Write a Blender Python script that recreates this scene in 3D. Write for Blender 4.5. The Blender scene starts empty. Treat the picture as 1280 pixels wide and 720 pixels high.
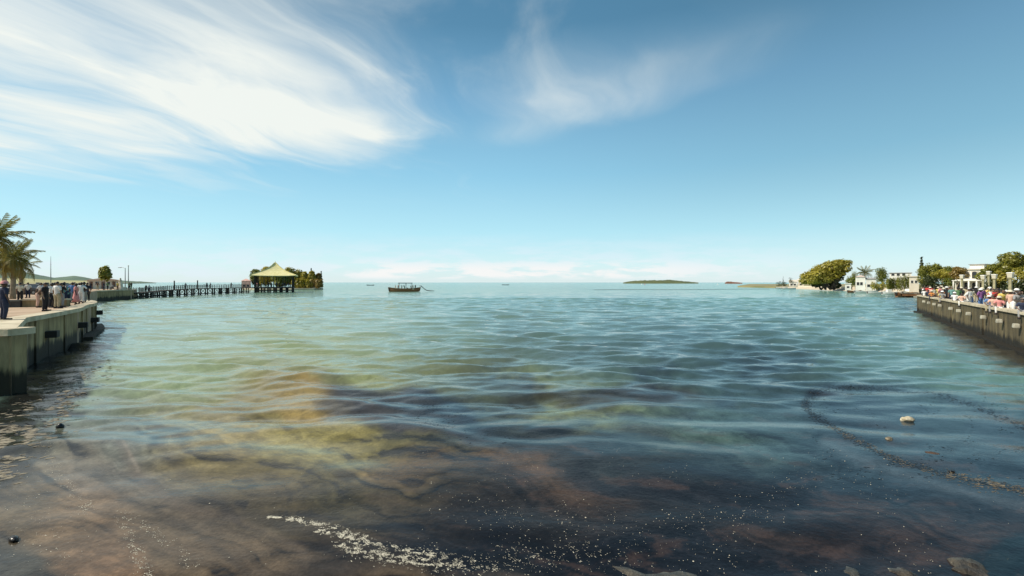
import bpy, bmesh, math, random
import numpy as np
from mathutils import Vector, Matrix, Euler

R = random.Random(7)
NR = np.random.RandomState(11)
sc = bpy.context.scene
COL = sc.collection
rad = math.radians

# ------------------------------------------------------------------ camera
F = 537.0            # focal length in pixels of the 1280 wide photograph
HY = 353.0           # row of the horizon
EYE = 4.0            # eye above the water
cam_d = bpy.data.cameras.new('camera'); cam = bpy.data.objects.new('camera', cam_d); COL.objects.link(cam)
cam.location = (0, 0, EYE); cam.rotation_euler = (rad(90), 0, 0)
cam_d.sensor_width = 36; cam_d.lens = F / 1280 * 36; cam_d.shift_y = -7 / 1280
cam_d.clip_start = 0.1; cam_d.clip_end = 60000
sc.camera = cam
sc.view_settings.view_transform = 'Standard'; sc.view_settings.look = 'None'
sc.view_settings.exposure = 0.30; sc.view_settings.gamma = 1.0

# ------------------------------------------------------------------ sun and sky
SUN_AZ, SUN_EL = rad(-98), rad(46)
sdir = Vector((math.sin(SUN_AZ) * math.cos(SUN_EL), math.cos(SUN_AZ) * math.cos(SUN_EL), math.sin(SUN_EL)))
sd = bpy.data.lights.new('sun', 'SUN'); sd.energy = 4.2; sd.angle = rad(0.53); sd.color = (1.0, 0.93, 0.80)
so = bpy.data.objects.new('sun', sd); COL.objects.link(so); so.location = (0, 0, 50)
so.rotation_euler = sdir.to_track_quat('Z', 'Y').to_euler()

world = bpy.data.worlds.new('World'); sc.world = world; world.use_nodes = True
WT = world.node_tree; WT.nodes.clear()


class NT:
    """tiny helper to write node trees"""
    def __init__(s, tree): s.t = tree
    def n(s, typ, **k):
        o = s.t.nodes.new(typ)
        for a, b in k.items(): setattr(o, a, b)
        return o
    def _in(s, sock, v):
        if isinstance(v, bpy.types.NodeSocket): s.t.links.new(v, sock)
        else: sock.default_value = v
    def m(s, op, a, b=0.0, c=0.0, clamp=False):
        o = s.n('ShaderNodeMath', operation=op, use_clamp=clamp)
        s._in(o.inputs[0], a); s._in(o.inputs[1], b); s._in(o.inputs[2], c)
        return o.outputs[0]
    def sm(s, v, a, b, lo=0.0, hi=1.0):
        o = s.n('ShaderNodeMapRange', interpolation_type='SMOOTHSTEP')
        s._in(o.inputs[0], v); o.inputs[1].default_value = a; o.inputs[2].default_value = b
        o.inputs[3].default_value = lo; o.inputs[4].default_value = hi
        return o.outputs[0]
    def mix(s, f, a, b, blend='MIX'):
        o = s.n('ShaderNodeMix', data_type='RGBA', blend_type=blend)
        s._in(o.inputs[0], f)
        for sock, v in ((o.inputs[6], a), (o.inputs[7], b)):
            s._in(sock, (*v, 1) if isinstance(v, tuple) and len(v) == 3 else v)
        return o.outputs[2]
    def xyz(s, a, b, c):
        o = s.n('ShaderNodeCombineXYZ')
        s._in(o.inputs[0], a); s._in(o.inputs[1], b); s._in(o.inputs[2], c)
        return o.outputs[0]
    def noise(s, vec, scale, detail=4, rough=0.55, dist=0.0, out=0):
        o = s.n('ShaderNodeTexNoise')
        if vec is not None: s.t.links.new(vec, o.inputs['Vector'])
        o.inputs['Scale'].default_value = scale; o.inputs['Detail'].default_value = detail
        o.inputs['Roughness'].default_value = rough; o.inputs['Distortion'].default_value = dist
        return o.outputs[out]
    def ramp(s, v, stops):
        o = s.n('ShaderNodeValToRGB'); e = o.color_ramp.elements
        while len(e) < len(stops): e.new(0.5)
        for i, (p, c) in enumerate(stops):
            e[i].position = p; e[i].color = (*c, 1)
        s._in(o.inputs[0], v)
        return o.outputs[0]


w = NT(WT)
sky = w.n('ShaderNodeTexSky', sky_type='NISHITA')
sky.sun_disc = False; sky.sun_elevation = SUN_EL; sky.sun_rotation = SUN_AZ
sky.air_density = 1.0; sky.dust_density = 0.6; sky.ozone_density = 1.6
tc = w.n('ShaderNodeTexCoord'); sp = w.n('ShaderNodeSeparateXYZ'); WT.links.new(tc.outputs['Generated'], sp.inputs[0])
X, Y, Z = sp.outputs
zc = w.m('MAXIMUM', Z, 0.0)
base = w.ramp(w.m('MULTIPLY', zc, 1.25), [
    (0.0, (6.3, 7.5, 7.7)), (0.05, (5.5, 7.7, 8.1)), (0.14, (4.0, 7.1, 8.1)), (0.30, (2.5, 5.4, 7.1)),
    (0.48, (1.6, 3.7, 5.5)), (0.64, (0.75, 2.2, 3.5)), (1.0, (0.42, 1.4, 2.5))])
skyc = w.mix(0.82, sky.outputs[0], base)
azf = w.sm(X, -0.1, 0.85, 1.0, 0.78)
azc = w.n('ShaderNodeVectorMath', operation='SCALE'); WT.links.new(skyc, azc.inputs[0]); WT.links.new(azf, azc.inputs['Scale'])
upz = w.sm(Z, 0.0, 0.25)
skyc = w.mix(upz, skyc, azc.outputs[0])
# cirrus: noise on a flat cloud layer high above
zz = w.m('MAXIMUM', Z, 0.04)
PX = w.m('DIVIDE', X, zz); PY = w.m('DIVIDE', Y, zz)
flat = w.xyz(PX, PY, 0.0)
wn = w.n('ShaderNodeTexNoise'); WT.links.new(flat, wn.inputs['Vector']); wn.inputs['Scale'].default_value = 0.8; wn.inputs['Detail'].default_value = 2
wsep = w.n('ShaderNodeSeparateColor'); WT.links.new(wn.outputs['Color'], wsep.inputs[0])
WX = w.m('ADD', PX, w.m('MULTIPLY', w.m('SUBTRACT', wsep.outputs[0], 0.5), 0.9))
WY = w.m('ADD', PY, w.m('MULTIPLY', w.m('SUBTRACT', wsep.outputs[1], 0.5), 1.2))
# streak coordinates (turned a little, stretched away from us)
SX = w.m('SUBTRACT', w.m('MULTIPLY', WX, 1.0), w.m('MULTIPLY', WY, 0.22))
st = w.xyz(w.m('MULTIPLY', SX, 1.35), w.m('MULTIPLY', WY, 0.60), 3.3)
n1 = w.noise(st, 1.0, 7, 0.55, 0.5)
st2 = w.xyz(w.m('MULTIPLY', SX, 5.5), w.m('MULTIPLY', WY, 1.3), 7.7)
n2 = w.noise(st2, 1.0, 6, 0.6)
nn = w.m('ADD', w.m('MULTIPLY', n1, 0.80), w.m('MULTIPLY', n2, 0.20))
edgeX = w.sm(w.m('ADD', WX, w.m('MULTIPLY', n2, 0.5)), 0.05, -0.95)
edgeY = w.sm(w.m('ADD', WY, w.m('MULTIPLY', SX, 0.10)), 4.3, 2.3)
m1 = w.m('MULTIPLY', edgeX, edgeY)
c1 = w.m('MULTIPLY', w.m('POWER', m1, 0.8), w.sm(w.m('ADD', nn, w.m('MULTIPLY', m1, 0.22)), 0.44, 0.86))
# the second, thin wisp
dx = w.m('DIVIDE', w.m('SUBTRACT', w.m('ADD', WX, w.m('MULTIPLY', w.m('SUBTRACT', WY, 2.3), 0.55)), 0.42), 0.60); dy = w.m('DIVIDE', w.m('SUBTRACT', WY, 2.40), 0.80)
rr = w.m('SQRT', w.m('ADD', w.m('MULTIPLY', dx, dx), w.m('MULTIPLY', dy, dy)))
m2 = w.sm(rr, 1.15, 0.2)
c2 = w.m('MULTIPLY', m2, w.sm(w.m('ADD', nn, w.m('MULTIPLY', m2, 0.15)), 0.34, 0.86))
# thin veil
veil = w.m('MULTIPLY', w.sm(n1, 0.52, 0.80), w.m('MULTIPLY', w.sm(WY, 6.0, 2.5), w.sm(WX, 1.2, -0.6, 0.0, 0.35)))
cir = w.m('MINIMUM', w.m('ADD', w.m('ADD', w.m('MULTIPLY', c1, 1.0), w.m('MULTIPLY', c2, 0.42)), veil), 0.97)
skyc = w.mix(cir, skyc, (7.3, 7.6, 7.2))
# low cumulus bank on the horizon
yy = w.m('MAXIMUM', Y, 0.05)
AZ = w.m('DIVIDE', X, yy); EL = w.m('DIVIDE', Z, yy)
cn = w.noise(w.xyz(w.m('MULTIPLY', AZ, 9.0), w.m('MULTIPLY', EL, 42.0), 4.0), 1.0, 6, 0.6)
band = w.m('MULTIPLY', w.sm(EL, 0.004, 0.016), w.sm(EL, 0.060, 0.026))
azm = w.m('MULTIPLY', w.sm(AZ, -0.48, -0.30), w.sm(AZ, 0.80, 0.15))
cu = w.m('MULTIPLY', band, w.m('MULTIPLY', azm, w.sm(cn, 0.41, 0.56)))
haz = w.m('MULTIPLY', w.m('MULTIPLY', w.sm(EL, 0.0, 0.02), w.sm(EL, 0.13, 0.03)), w.m('MULTIPLY', w.sm(cn, 0.38, 0.62), w.sm(AZ, 0.95, 0.4, 0.0, 0.55)))
skyc = w.mix(haz, skyc, (6.4, 7.2, 7.9))
skyc = w.mix(w.m('MULTIPLY', cu, 0.8), skyc, (7.9, 7.7, 7.5))
bg = w.n('ShaderNodeBackground'); WT.links.new(skyc, bg.inputs[0]); bg.inputs[1].default_value = 0.1
wo = w.n('ShaderNodeOutputWorld'); WT.links.new(bg.outputs[0], wo.inputs[0])

# ------------------------------------------------------------------ helpers
def at(px, py, z=0.0):
    """ground position of a pixel of the photograph on the level z"""
    D = (EYE - z) * F / (py - HY)
    return Vector(((px - 640) / F * D, D, z))

def atd(px, D, z=0.0):
    return Vector(((px - 640) / F * D, D, z))

def zat(py, D):
    return EYE - (py - HY) * D / F

def tag(o, label=None, cat=None, group=None, kind=None):
    if label: o['label'] = label
    if cat: o['category'] = cat
    if group: o['group'] = group
    if kind: o['kind'] = kind
    return o

def empty(name, loc=(0, 0, 0), rz=0.0, label=None, cat=None, group=None):
    o = bpy.data.objects.new(name, None); COL.objects.link(o)
    o.location = loc; o.rotation_euler = (0, 0, rz); o.empty_display_size = 0.3
    return tag(o, label, cat, group)

def link(name, me, parent=None, mat=None, loc=None, rot=None):
    o = bpy.data.objects.new(name, me); COL.objects.link(o)
    if mat is not None:
        if len(me.materials) == 0: me.materials.append(None)
        if me.users > 1:
            o.material_slots[0].link = 'OBJECT'; o.material_slots[0].material = mat
        else: me.materials[0] = mat
    if parent: o.parent = parent
    if loc is not None: o.location = loc
    if rot is not None: o.rotation_euler = rot
    return o

def inst(name, me, parent, mat, loc=None, rot=None, scale=None):
    """object sharing mesh data, with a material of its own"""
    if len(me.materials) == 0: me.materials.append(None)
    o = bpy.data.objects.new(name, me); COL.objects.link(o)
    o.material_slots[0].link = 'OBJECT'; o.material_slots[0].material = mat
    if parent: o.parent = parent
    if loc is not None: o.location = loc
    if rot is not None: o.rotation_euler = rot
    if scale is not None: o.scale = scale
    return o

def mesh_np(name, V, Fc):
    """V (n,3) float, Fc (m,k) int faces of equal size"""
    me = bpy.data.meshes.new(name)
    V = np.asarray(V, np.float32); Fc = np.asarray(Fc, np.int32)
    m, k = Fc.shape
    me.vertices.add(len(V)); me.vertices.foreach_set('co', V.ravel())
    me.loops.add(m * k); me.loops.foreach_set('vertex_index', Fc.ravel())
    me.polygons.add(m); me.polygons.foreach_set('loop_start', np.arange(0, m * k, k, dtype=np.int32))
    me.update(calc_edges=True)
    return me

class MB:
    """collects simple solids into one mesh"""
    def __init__(s): s.v = []; s.f = []
    def box(s, c, size, rz=0.0, taper=1.0, ry=0.0):
        x, y, z = size[0] / 2, size[1] / 2, size[2] / 2
        b = len(s.v); M = Matrix.Rotation(rz, 3, 'Z') @ Matrix.Rotation(ry, 3, 'Y'); c = Vector(c)
        for sx, sy, sz in ((-1,-1,-1),(1,-1,-1),(1,1,-1),(-1,1,-1),(-1,-1,1),(1,-1,1),(1,1,1),(-1,1,1)):
            t = taper if sz > 0 else 1.0
            s.v.append(tuple(c + M @ Vector((sx*x*t, sy*y*t, sz*z))))
        for q in ((0,3,2,1),(4,5,6,7),(0,1,5,4),(1,2,6,5),(2,3,7,6),(3,0,4,7)): s.f.append(tuple(b+i for i in q))
        return s
    def tube(s, pts, r, n=8, cap=True, rfun=None, flat=None):
        pts = [Vector(p) for p in pts]; b = len(s.v); m = len(pts)
        for i, p in enumerate(pts):
            d = (pts[min(i+1, m-1)] - pts[max(i-1, 0)]).normalized()
            u = d.cross(Vector((0, 0, 1)))
            if u.length < 0.05: u = Vector((1, 0, 0))
            u.normalize(); q = d.cross(u)
            ri = r[i] if isinstance(r, (list, tuple)) else r
            for k in range(n):
                a = 2*math.pi*k/n
                s.v.append(tuple(p + u*math.cos(a)*ri + q*math.sin(a)*ri))
        for i in range(m-1):
            for k in range(n):
                k2 = (k+1) % n
                s.f.append((b+i*n+k, b+i*n+k2, b+(i+1)*n+k2, b+(i+1)*n+k))
        if cap:
            s.f.append(tuple(b+k for k in range(n))[::-1]); s.f.append(tuple(b+(m-1)*n+k for k in range(n)))
        return s
    def poly(s, pts, z0, z1):
        """vertical prism on an outline (list of xy, counter clockwise)"""
        b = len(s.v); n = len(pts)
        for z in (z0, z1):
            for p in pts: s.v.append((p[0], p[1], z))
        for k in range(n):
            k2 = (k+1) % n; s.f.append((b+k, b+k2, b+n+k2, b+n+k))
        s.f.append(tuple(b+k for k in range(n))[::-1]); s.f.append(tuple(b+n+k for k in range(n)))
        return s
    def raw(s, v, f):
        b = len(s.v); s.v += [tuple(p) for p in v]; s.f += [tuple(b+i for i in q) for q in f]; return s
    def lathe(s, c, prof, n=12, sq=1.0):
        b = len(s.v); m = len(prof)
        for (r, z) in prof:
            for k in range(n):
                a = 2*math.pi*k/n; s.v.append((c[0]+r*math.cos(a), c[1]+r*sq*math.sin(a), c[2]+z))
        for i in range(m-1):
            for k in range(n):
                k2 = (k+1) % n; s.f.append((b+i*n+k, b+i*n+k2, b+(i+1)*n+k2, b+(i+1)*n+k))
        s.f.append(tuple(b+k for k in range(n))[::-1]); s.f.append(tuple(b+(m-1)*n+k for k in range(n)))
        return s
    def mesh(s, name, smooth=False, bevel=0.0):
        me = bpy.data.meshes.new(name); me.from_pydata(s.v, [], s.f); me.update()
        if bevel > 0:
            bm = bmesh.new(); bm.from_mesh(me)
            es = [e for e in bm.edges if len(e.link_faces) == 2 and e.calc_face_angle(0) > 0.5]
            bmesh.ops.bevel(bm, geom=es, offset=bevel, segments=2, affect='EDGES', profile=0.6)
            bm.to_mesh(me); bm.free()
        if smooth: me.shade_smooth()
        return me
    def build(s, name, mat, parent=None, smooth=False, bevel=0.0, loc=None):
        return link(name, s.mesh(name, smooth, bevel), parent, mat, loc)

# ------------------------------------------------------------------ materials
MATS = {}
def mat(name, col, rough=0.8, var=0.25, scale=3.0, bump=0.0, metal=0.0, spec=0.5, col2=None, obj=True, stretch=(1, 1, 1), sub=0.0, bscale=None):
    if name in MATS: return MATS[name]
    m = bpy.data.materials.new(name); m.use_nodes = True; t = m.node_tree; t.nodes.clear(); n = NT(t)
    b = n.n('ShaderNodeBsdfPrincipled'); o = n.n('ShaderNodeOutputMaterial'); t.links.new(b.outputs[0], o.inputs[0])
    tc = n.n('ShaderNodeTexCoord'); mp = n.n('ShaderNodeMapping'); mp.inputs['Scale'].default_value = stretch
    t.links.new(tc.outputs['Object'], mp.inputs[0]); v = mp.outputs[0]
    nz = n.noise(v, scale, 6, 0.6)
    if col2 is None: col2 = tuple(min(1, c*(1+var)) for c in col); c1 = tuple(c*(1-var) for c in col)
    else: c1 = col
    c = n.mix(n.sm(nz, 0.32, 0.68), c1, col2)
    oi = n.n('ShaderNodeObjectInfo')
    c = n.mix(n.m('MULTIPLY', oi.outputs['Random'], 0.16), c, (0.0, 0.0, 0.0)) if obj else c
    t.links.new(c, b.inputs['Base Color'])
    b.inputs['Roughness'].default_value = rough; b.inputs['Metallic'].default_value = metal
    b.inputs['Specular IOR Level'].default_value = spec
    if bump > 0:
        bp = n.n('ShaderNodeBump'); bp.inputs['Strength'].default_value = bump; bp.inputs['Distance'].default_value = 0.05
        t.links.new(n.noise(v, bscale or scale*4, 6, 0.65), bp.inputs['Height']); t.links.new(bp.outputs[0], b.inputs['Normal'])
    MATS[name] = m
    return m

def leaf_mat(name, c1, c2):
    if name in MATS: return MATS[name]
    m = bpy.data.materials.new(name); m.use_nodes = True; t = m.node_tree; t.nodes.clear(); n = NT(t)
    g = n.n('ShaderNodeNewGeometry')
    c = n.mix(n.sm(g.outputs['Random Per Island'], 0.0, 1.0), c1, c2)
    tc = n.n('ShaderNodeTexCoord')
    c = n.mix(n.sm(n.noise(tc.outputs['Object'], 0.35, 3), 0.4, 0.62), c, tuple(x*0.62 for x in c2))
    d = n.n('ShaderNodeBsdfDiffuse'); t.links.new(c, d.inputs[0])
    tr = n.n('ShaderNodeBsdfTranslucent'); t.links.new(c, tr.inputs[0])
    ms = n.n('ShaderNodeMixShader'); ms.inputs[0].default_value = 0.5
    t.links.new(d.outputs[0], ms.inputs[1]); t.links.new(tr.outputs[0], ms.inputs[2])
    gl = n.n('ShaderNodeBsdfGlossy'); gl.inputs['Roughness'].default_value = 0.45; gl.inputs[0].default_value = (0.8, 0.8, 0.7, 1)
    m2 = n.n('ShaderNodeMixShader'); m2.inputs[0].default_value = 0.04
    t.links.new(ms.outputs[0], m2.inputs[1]); t.links.new(gl.outputs[0], m2.inputs[2])
    o = n.n('ShaderNodeOutputMaterial'); t.links.new(m2.outputs[0], o.inputs[0])
    MATS[name] = m
    return m

def wall_mat(name, c_hi, c_lo, tide=0.75, rust=(0.10, 0.06, 0.03)):
    """weathered sea wall: streaks running down, a wet oily band above the water"""
    m = bpy.data.materials.new(name); m.use_nodes = True; t = m.node_tree; t.nodes.clear(); n = NT(t)
    b = n.n('ShaderNodeBsdfPrincipled'); o = n.n('ShaderNodeOutputMaterial'); t.links.new(b.outputs[0], o.inputs[0])
    g = n.n('ShaderNodeNewGeometry'); s = n.n('ShaderNodeSeparateXYZ'); t.links.new(g.outputs['Position'], s.inputs[0])
    px, py, pz = s.outputs
    streak = n.noise(n.xyz(n.m('MULTIPLY', px, 2.2), n.m('MULTIPLY', py, 2.2), n.m('MULTIPLY', pz, 0.35)), 1.0, 7, 0.65)
    blot = n.noise(g.outputs['Position'], 0.55, 5, 0.6)
    c = n.mix(n.sm(streak, 0.36, 0.66), c_lo, c_hi)
    c = n.mix(n.sm(blot, 0.52, 0.72, 0.0, 0.6), c, rust)
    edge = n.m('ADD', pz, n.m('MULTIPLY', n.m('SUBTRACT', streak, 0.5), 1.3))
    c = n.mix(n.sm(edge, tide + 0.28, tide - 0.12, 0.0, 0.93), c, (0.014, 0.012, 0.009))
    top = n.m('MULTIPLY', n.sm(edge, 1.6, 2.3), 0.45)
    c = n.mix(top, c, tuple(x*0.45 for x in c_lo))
    oi = n.n('ShaderNodeObjectInfo')
    c = n.mix(n.m('MULTIPLY', oi.outputs['Random'], 0.24), c, (0.03, 0.028, 0.02))
    t.links.new(c, b.inputs['Base Color'])
    t.links.new(n.sm(edge, tide + 0.2, tide - 0.1, 0.9, 0.7), b.inputs['Roughness']); b.inputs['Specular IOR Level'].default_value = 0.25
    bp = n.n('ShaderNodeBump'); bp.inputs['Strength'].default_value = 0.6; bp.inputs['Distance'].default_value = 0.04
    t.links.new(n.noise(g.outputs['Position'], 3.0, 8, 0.7), bp.inputs['Height']); t.links.new(bp.outputs[0], b.inputs['Normal'])
    return m

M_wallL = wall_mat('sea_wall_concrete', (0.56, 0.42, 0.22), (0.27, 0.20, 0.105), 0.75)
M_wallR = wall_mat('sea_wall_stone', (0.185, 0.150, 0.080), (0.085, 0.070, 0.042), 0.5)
M_cap = mat('coping_concrete', (0.46, 0.38, 0.25), 0.85, scale=1.4, bump=0.4, col2=(0.66, 0.57, 0.41))
M_pave = mat('tan_paving', (0.34, 0.225, 0.14), 0.9, scale=0.5, bump=0.3, col2=(0.46, 0.33, 0.22), obj=False)
M_paveR = mat('grey_paving', (0.26, 0.24, 0.20), 0.9, scale=0.8, bump=0.3, col2=(0.36, 0.33, 0.28), obj=False)
M_land = mat('dry_ground', (0.16, 0.15, 0.06), 0.95, scale=0.02, col2=(0.34, 0.28, 0.14), obj=False)
M_sand = mat('pale_sand', (0.42, 0.34, 0.23), 0.95, scale=0.15, col2=(0.58, 0.50, 0.38), obj=False)
M_hill = mat('hill_scrub', (0.055, 0.105, 0.075), 0.95, scale=0.004, col2=(0.10, 0.15, 0.095), obj=False)
M_field = mat('cane_fields', (0.26, 0.26, 0.10), 0.95, scale=0.006, col2=(0.38, 0.34, 0.17), obj=False)
M_rubber = mat('dark_rubber', (0.02, 0.018, 0.016), 0.7)
M_boss = mat('pale_stone_boss', (0.42, 0.40, 0.32), 0.85, scale=5)
M_wood = mat('dark_timber', (0.045, 0.038, 0.030), 0.85, scale=2, bump=0.3)
M_woodl = mat('grey_timber', (0.17, 0.14, 0.10), 0.85, scale=2, bump=0.3)
M_thatch = mat('pale_thatch', (0.66, 0.58, 0.24), 0.95, scale=1.2, bump=0.6, col2=(0.84, 0.76, 0.42), stretch=(1, 1, 4))
M_white = mat('white_render', (0.68, 0.66, 0.60), 0.85, scale=0.6, col2=(0.82, 0.80, 0.74))
M_cream = mat('cream_render', (0.66, 0.58, 0.46), 0.85, scale=0.6, col2=(0.74, 0.67, 0.55))
M_pink = mat('pink_roof', (0.72, 0.45, 0.38), 0.8, scale=1)
M_brownroof = mat('brown_roof', (0.16, 0.10, 0.06), 0.8, scale=1)
M_greyroof = mat('grey_sheet_roof', (0.34, 0.33, 0.31), 0.6, scale=1)
M_glass = mat('dark_window_glass', (0.025, 0.03, 0.035), 0.12, scale=1)
M_door = mat('red_brown_door', (0.20, 0.10, 0.06), 0.6)
M_bark = mat('pale_bark', (0.28, 0.23, 0.16), 0.9, scale=3, bump=0.5)
M_barkd = mat('dark_bark', (0.09, 0.07, 0.05), 0.9, scale=3, bump=0.5)
M_pole = mat('pole_metal', (0.30, 0.30, 0.29), 0.5, metal=0.4)
M_lamp = mat('lamp_glass', (0.62, 0.58, 0.46), 0.35, var=0.05)
M_pillar = mat('lamp_pillar_stone', (0.34, 0.31, 0.18), 0.85, scale=2)
M_rock = mat('oily_rock', (0.025, 0.020, 0.015), 0.35, scale=5, bump=1.0, col2=(0.11, 0.09, 0.062))
M_hull = mat('brown_hull', (0.17, 0.075, 0.03), 0.55, scale=2, col2=(0.27, 0.13, 0.055))
M_hulld = mat('dark_hull_trim', (0.02, 0.025, 0.025), 0.6)
M_canvas = mat('grey_canvas', (0.10, 0.11, 0.12), 0.8)
M_sack = mat('pale_sack', (0.60, 0.55, 0.40), 0.9, scale=4)
M_boom = mat('boom_fabric', (0.05, 0.055, 0.05), 0.6)
M_foam = mat('foam', (0.52, 0.47, 0.36), 0.4, scale=9, obj=False)  # pale colour of foam and bubbles, also of the painted sun glitter
M_scum = mat('scum', (0.10, 0.08, 0.052), 0.6, scale=5, col2=(0.30, 0.25, 0.165), obj=False)
M_tar = mat('tar_scum', (0.012, 0.010, 0.009), 0.3, scale=14, obj=False)

L_olive = leaf_mat('olive_leaves', (0.12, 0.145, 0.018), (0.36, 0.35, 0.05))
L_gold = leaf_mat('golden_leaves', (0.22, 0.20, 0.022), (0.55, 0.47, 0.07))
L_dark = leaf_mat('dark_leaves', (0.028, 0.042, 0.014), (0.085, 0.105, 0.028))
L_green = leaf_mat('green_leaves', (0.09, 0.13, 0.018), (0.27, 0.29, 0.045))
L_brown = leaf_mat('brown_leaves', (0.22, 0.15, 0.035), (0.46, 0.32, 0.09))
L_palm = leaf_mat('palm_leaves', (0.085, 0.10, 0.020), (0.25, 0.23, 0.05))
L_palmd = leaf_mat('yellow_fronds', (0.20, 0.16, 0.03), (0.36, 0.28, 0.06))

# ------------------------------------------------------------------ water: waves
def lattice(seed, n=256):
    return np.random.RandomState(seed).rand(n, n).astype(np.float32)
def vnoise(x, y, seed, octv=4, gain=0.5):
    out = np.zeros_like(x, dtype=np.float32); amp = 1.0; tot = 0
    for o in range(octv):
        L = lattice(seed + o); f = 2.0**o
        xs = x*f + 17.3*o; ys = y*f + 9.1*o
        xi = np.floor(xs).astype(np.int64); yi = np.floor(ys).astype(np.int64)
        fx = (xs - xi).astype(np.float32); fy = (ys - yi).astype(np.float32)
        fx = fx*fx*(3-2*fx); fy = fy*fy*(3-2*fy)
        a = L[xi & 255, yi & 255]; b = L[(xi+1) & 255, yi & 255]; c = L[xi & 255, (yi+1) & 255]; d = L[(xi+1) & 255, (yi+1) & 255]
        out += amp*((a*(1-fx)+b*fx)*(1-fy) + (c*(1-fx)+d*fx)*fy); tot += amp; amp *= gain
    return out/tot

wr = np.random.RandomState(5)
WAVES = []
for i in range(58):
    lam = 0.6*(8.0/0.6)**(i/57.0)*wr.uniform(0.9, 1.1)
    th = rad(wr.normal(84, 19 if lam > 1.2 else 30))
    slope = 0.047*(1.0 if lam > 1.1 else 0.75)*wr.uniform(0.6, 1.3)*(0.4 if lam > 3.6 else 1.0)
    WAVES.append((lam, th, slope*lam/(2*math.pi), wr.uniform(0, 6.283)))

def calm(x, y):
    """1 on open wind-ruffled water, near 0 on the thick oil close in shore"""
    n = vnoise(x*0.16+50, y*0.16+50, 91, 3)
    D = y + (n-0.5)*7 + np.abs(x+0)*0.10
    k = np.clip((D-8.5)/13.0, 0, 1); k = k*k*(3-2*k)
    return 0.17 + 0.83*k

def height(x, y, dD=None):
    x = np.asarray(x, np.float64); y = np.asarray(y, np.float64)
    h = np.zeros_like(x)
    wx = x + 0.8*(vnoise(x*0.25, y*0.25, 31, 2)-0.5); wy = y + 0.8*(vnoise(x*0.25+40, y*0.25, 37, 2)-0.5)
    c = calm(x, y)
    for lam, th, A, ph in WAVES:
        k = 2*math.pi/lam
        a = A if dD is None else A*np.clip((lam-2.2*dD)/(1.2*dD+1e-6), 0, 1)
        if lam < 1.0: a = a*c
        p = k*(wx*math.cos(th)+wy*math.sin(th)) + ph
        h += a*(np.sin(p) + 0.18*np.cos(2*p))
    grp = 0.55 + 0.9*vnoise(x*0.09+7, y*0.07+3, 55, 3)
    fade = np.clip((3000-y)/2500, 0, 1)
    return h*c*grp*fade

rows = [1.0]
while rows[-1] < 45000:
    D = rows[-1]
    if D < 4.5: d = 0.35
    elif D < 110: d = min(max(0.035, D*D/2148*0.78), 0.5)
    elif D < 330: d = 1.3*(D/110)**1.4
    else: d = D*0.045
    rows.append(D + d)
rows = np.array(rows); nr = len(rows)
tans = np.concatenate([[-9, -4, -2.2], np.linspace(-1.45, 1.45, 780), [2.2, 4, 9]]); ncol = len(tans)
DD, TT = np.meshgrid(rows, tans, indexing='ij')
WXc = DD*TT; WYc = DD
dDg = np.gradient(rows)[:, None]*np.ones_like(TT)
WZc = height(WXc, WYc, dDg)
print('water grid', nr, ncol)
V = np.stack([WXc, WYc, WZc], -1).reshape(-1, 3)
ii = (np.arange(nr-1)[:, None]*ncol + np.arange(ncol-1)[None, :]).reshape(-1)
Q = np.stack([ii, ii+1, ii+ncol+1, ii+ncol], -1)
wme = mesh_np('water', V, Q); wme.shade_smooth()

# pigment: what floats on and hangs in the water, with painted reflections, as a map over the bay
PXm = (640 + F*TT).astype(np.float32); PYm = (HY + EYE*F/DD).astype(np.float32)
n_a = vnoise(PXm/120, PYm/60, 3, 5); n_b = vnoise(PXm/120+31, PYm/60+7, 13, 5)
n_f = vnoise(PXm/26, PYm/11, 23, 5); n_w = vnoise(WXc*1.1, WYc*1.1, 43, 5)
U = PXm + (n_a-0.5)*170; Vv = PYm + (n_b-0.5)*85
def ss(v, a, b):
    t = np.clip((v-a)/(b-a), 0, 1); return t*t*(3-2*t)
C = np.zeros(PXm.shape+(3,), np.float32); C[:] = (0.125, 0.225, 0.190)
def lay(mask, col):
    global C
    C = C*(1-mask[..., None]) + np.array(col, np.float32)*mask[..., None]
def blob(cx, cy, rx, ry, ang=0, soft=0.5, u=None, v=None):
    a = rad(ang); uu = (U if u is None else u)-cx; vv = (Vv if v is None else v)-cy
    p = (uu*math.cos(a)+vv*math.sin(a))/rx; q = (-uu*math.sin(a)+vv*math.cos(a))/ry
    return 1-ss(np.sqrt(p*p+q*q), 1-soft, 1+soft)
lay(ss(DD, 35, 200), (0.150, 0.330, 0.270))
lay(ss(DD, 900, 3500)*0.8, (0.075, 0.27, 0.21))
lay(blob(330, 450, 330, 85, 0, 0.7)*0.8, (0.23, 0.27, 0.13))     # green shallows
lay(blob(860, 445, 300, 62, 3, 0.6)*0.72, (0.030, 0.050, 0.060))
lay(blob(1130, 435, 170, 30, 6, 0.6)*0.6, (0.10, 0.19, 0.165))
lay(blob(620, 505, 210, 40, 8, 0.6)*0.75, (0.19, 0.19, 0.06))
lay(ss(Vv, 495, 600)*(1-ss(U, 560, 900)), (0.078, 0.054, 0.032))     # brown oily water, left
lay(ss(Vv, 495, 600)*ss(U, 480, 720)*0.97, (0.011, 0.008, 0.009))         # dark oil, right
lay(blob(1130, 540, 260, 70, 10, 0.6)*0.85, (0.018, 0.028, 0.038))
lay(blob(160, 560, 150, 60, 20, 0.7)*0.55, (0.10, 0.09, 0.072))    # grey film
lay(blob(385, 560, 190, 74, 12, 0.45)*0.92, (0.20, 0.150, 0.052))   # sandy yellow bottom
lay(blob(450, 548, 120, 36, -12, 0.6)*0.8, (0.19, 0.160, 0.050))
lay(blob(418, 513, 62, 17, 5, 0.25)*0.85, (0.25, 0.175, 0.060))
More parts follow.
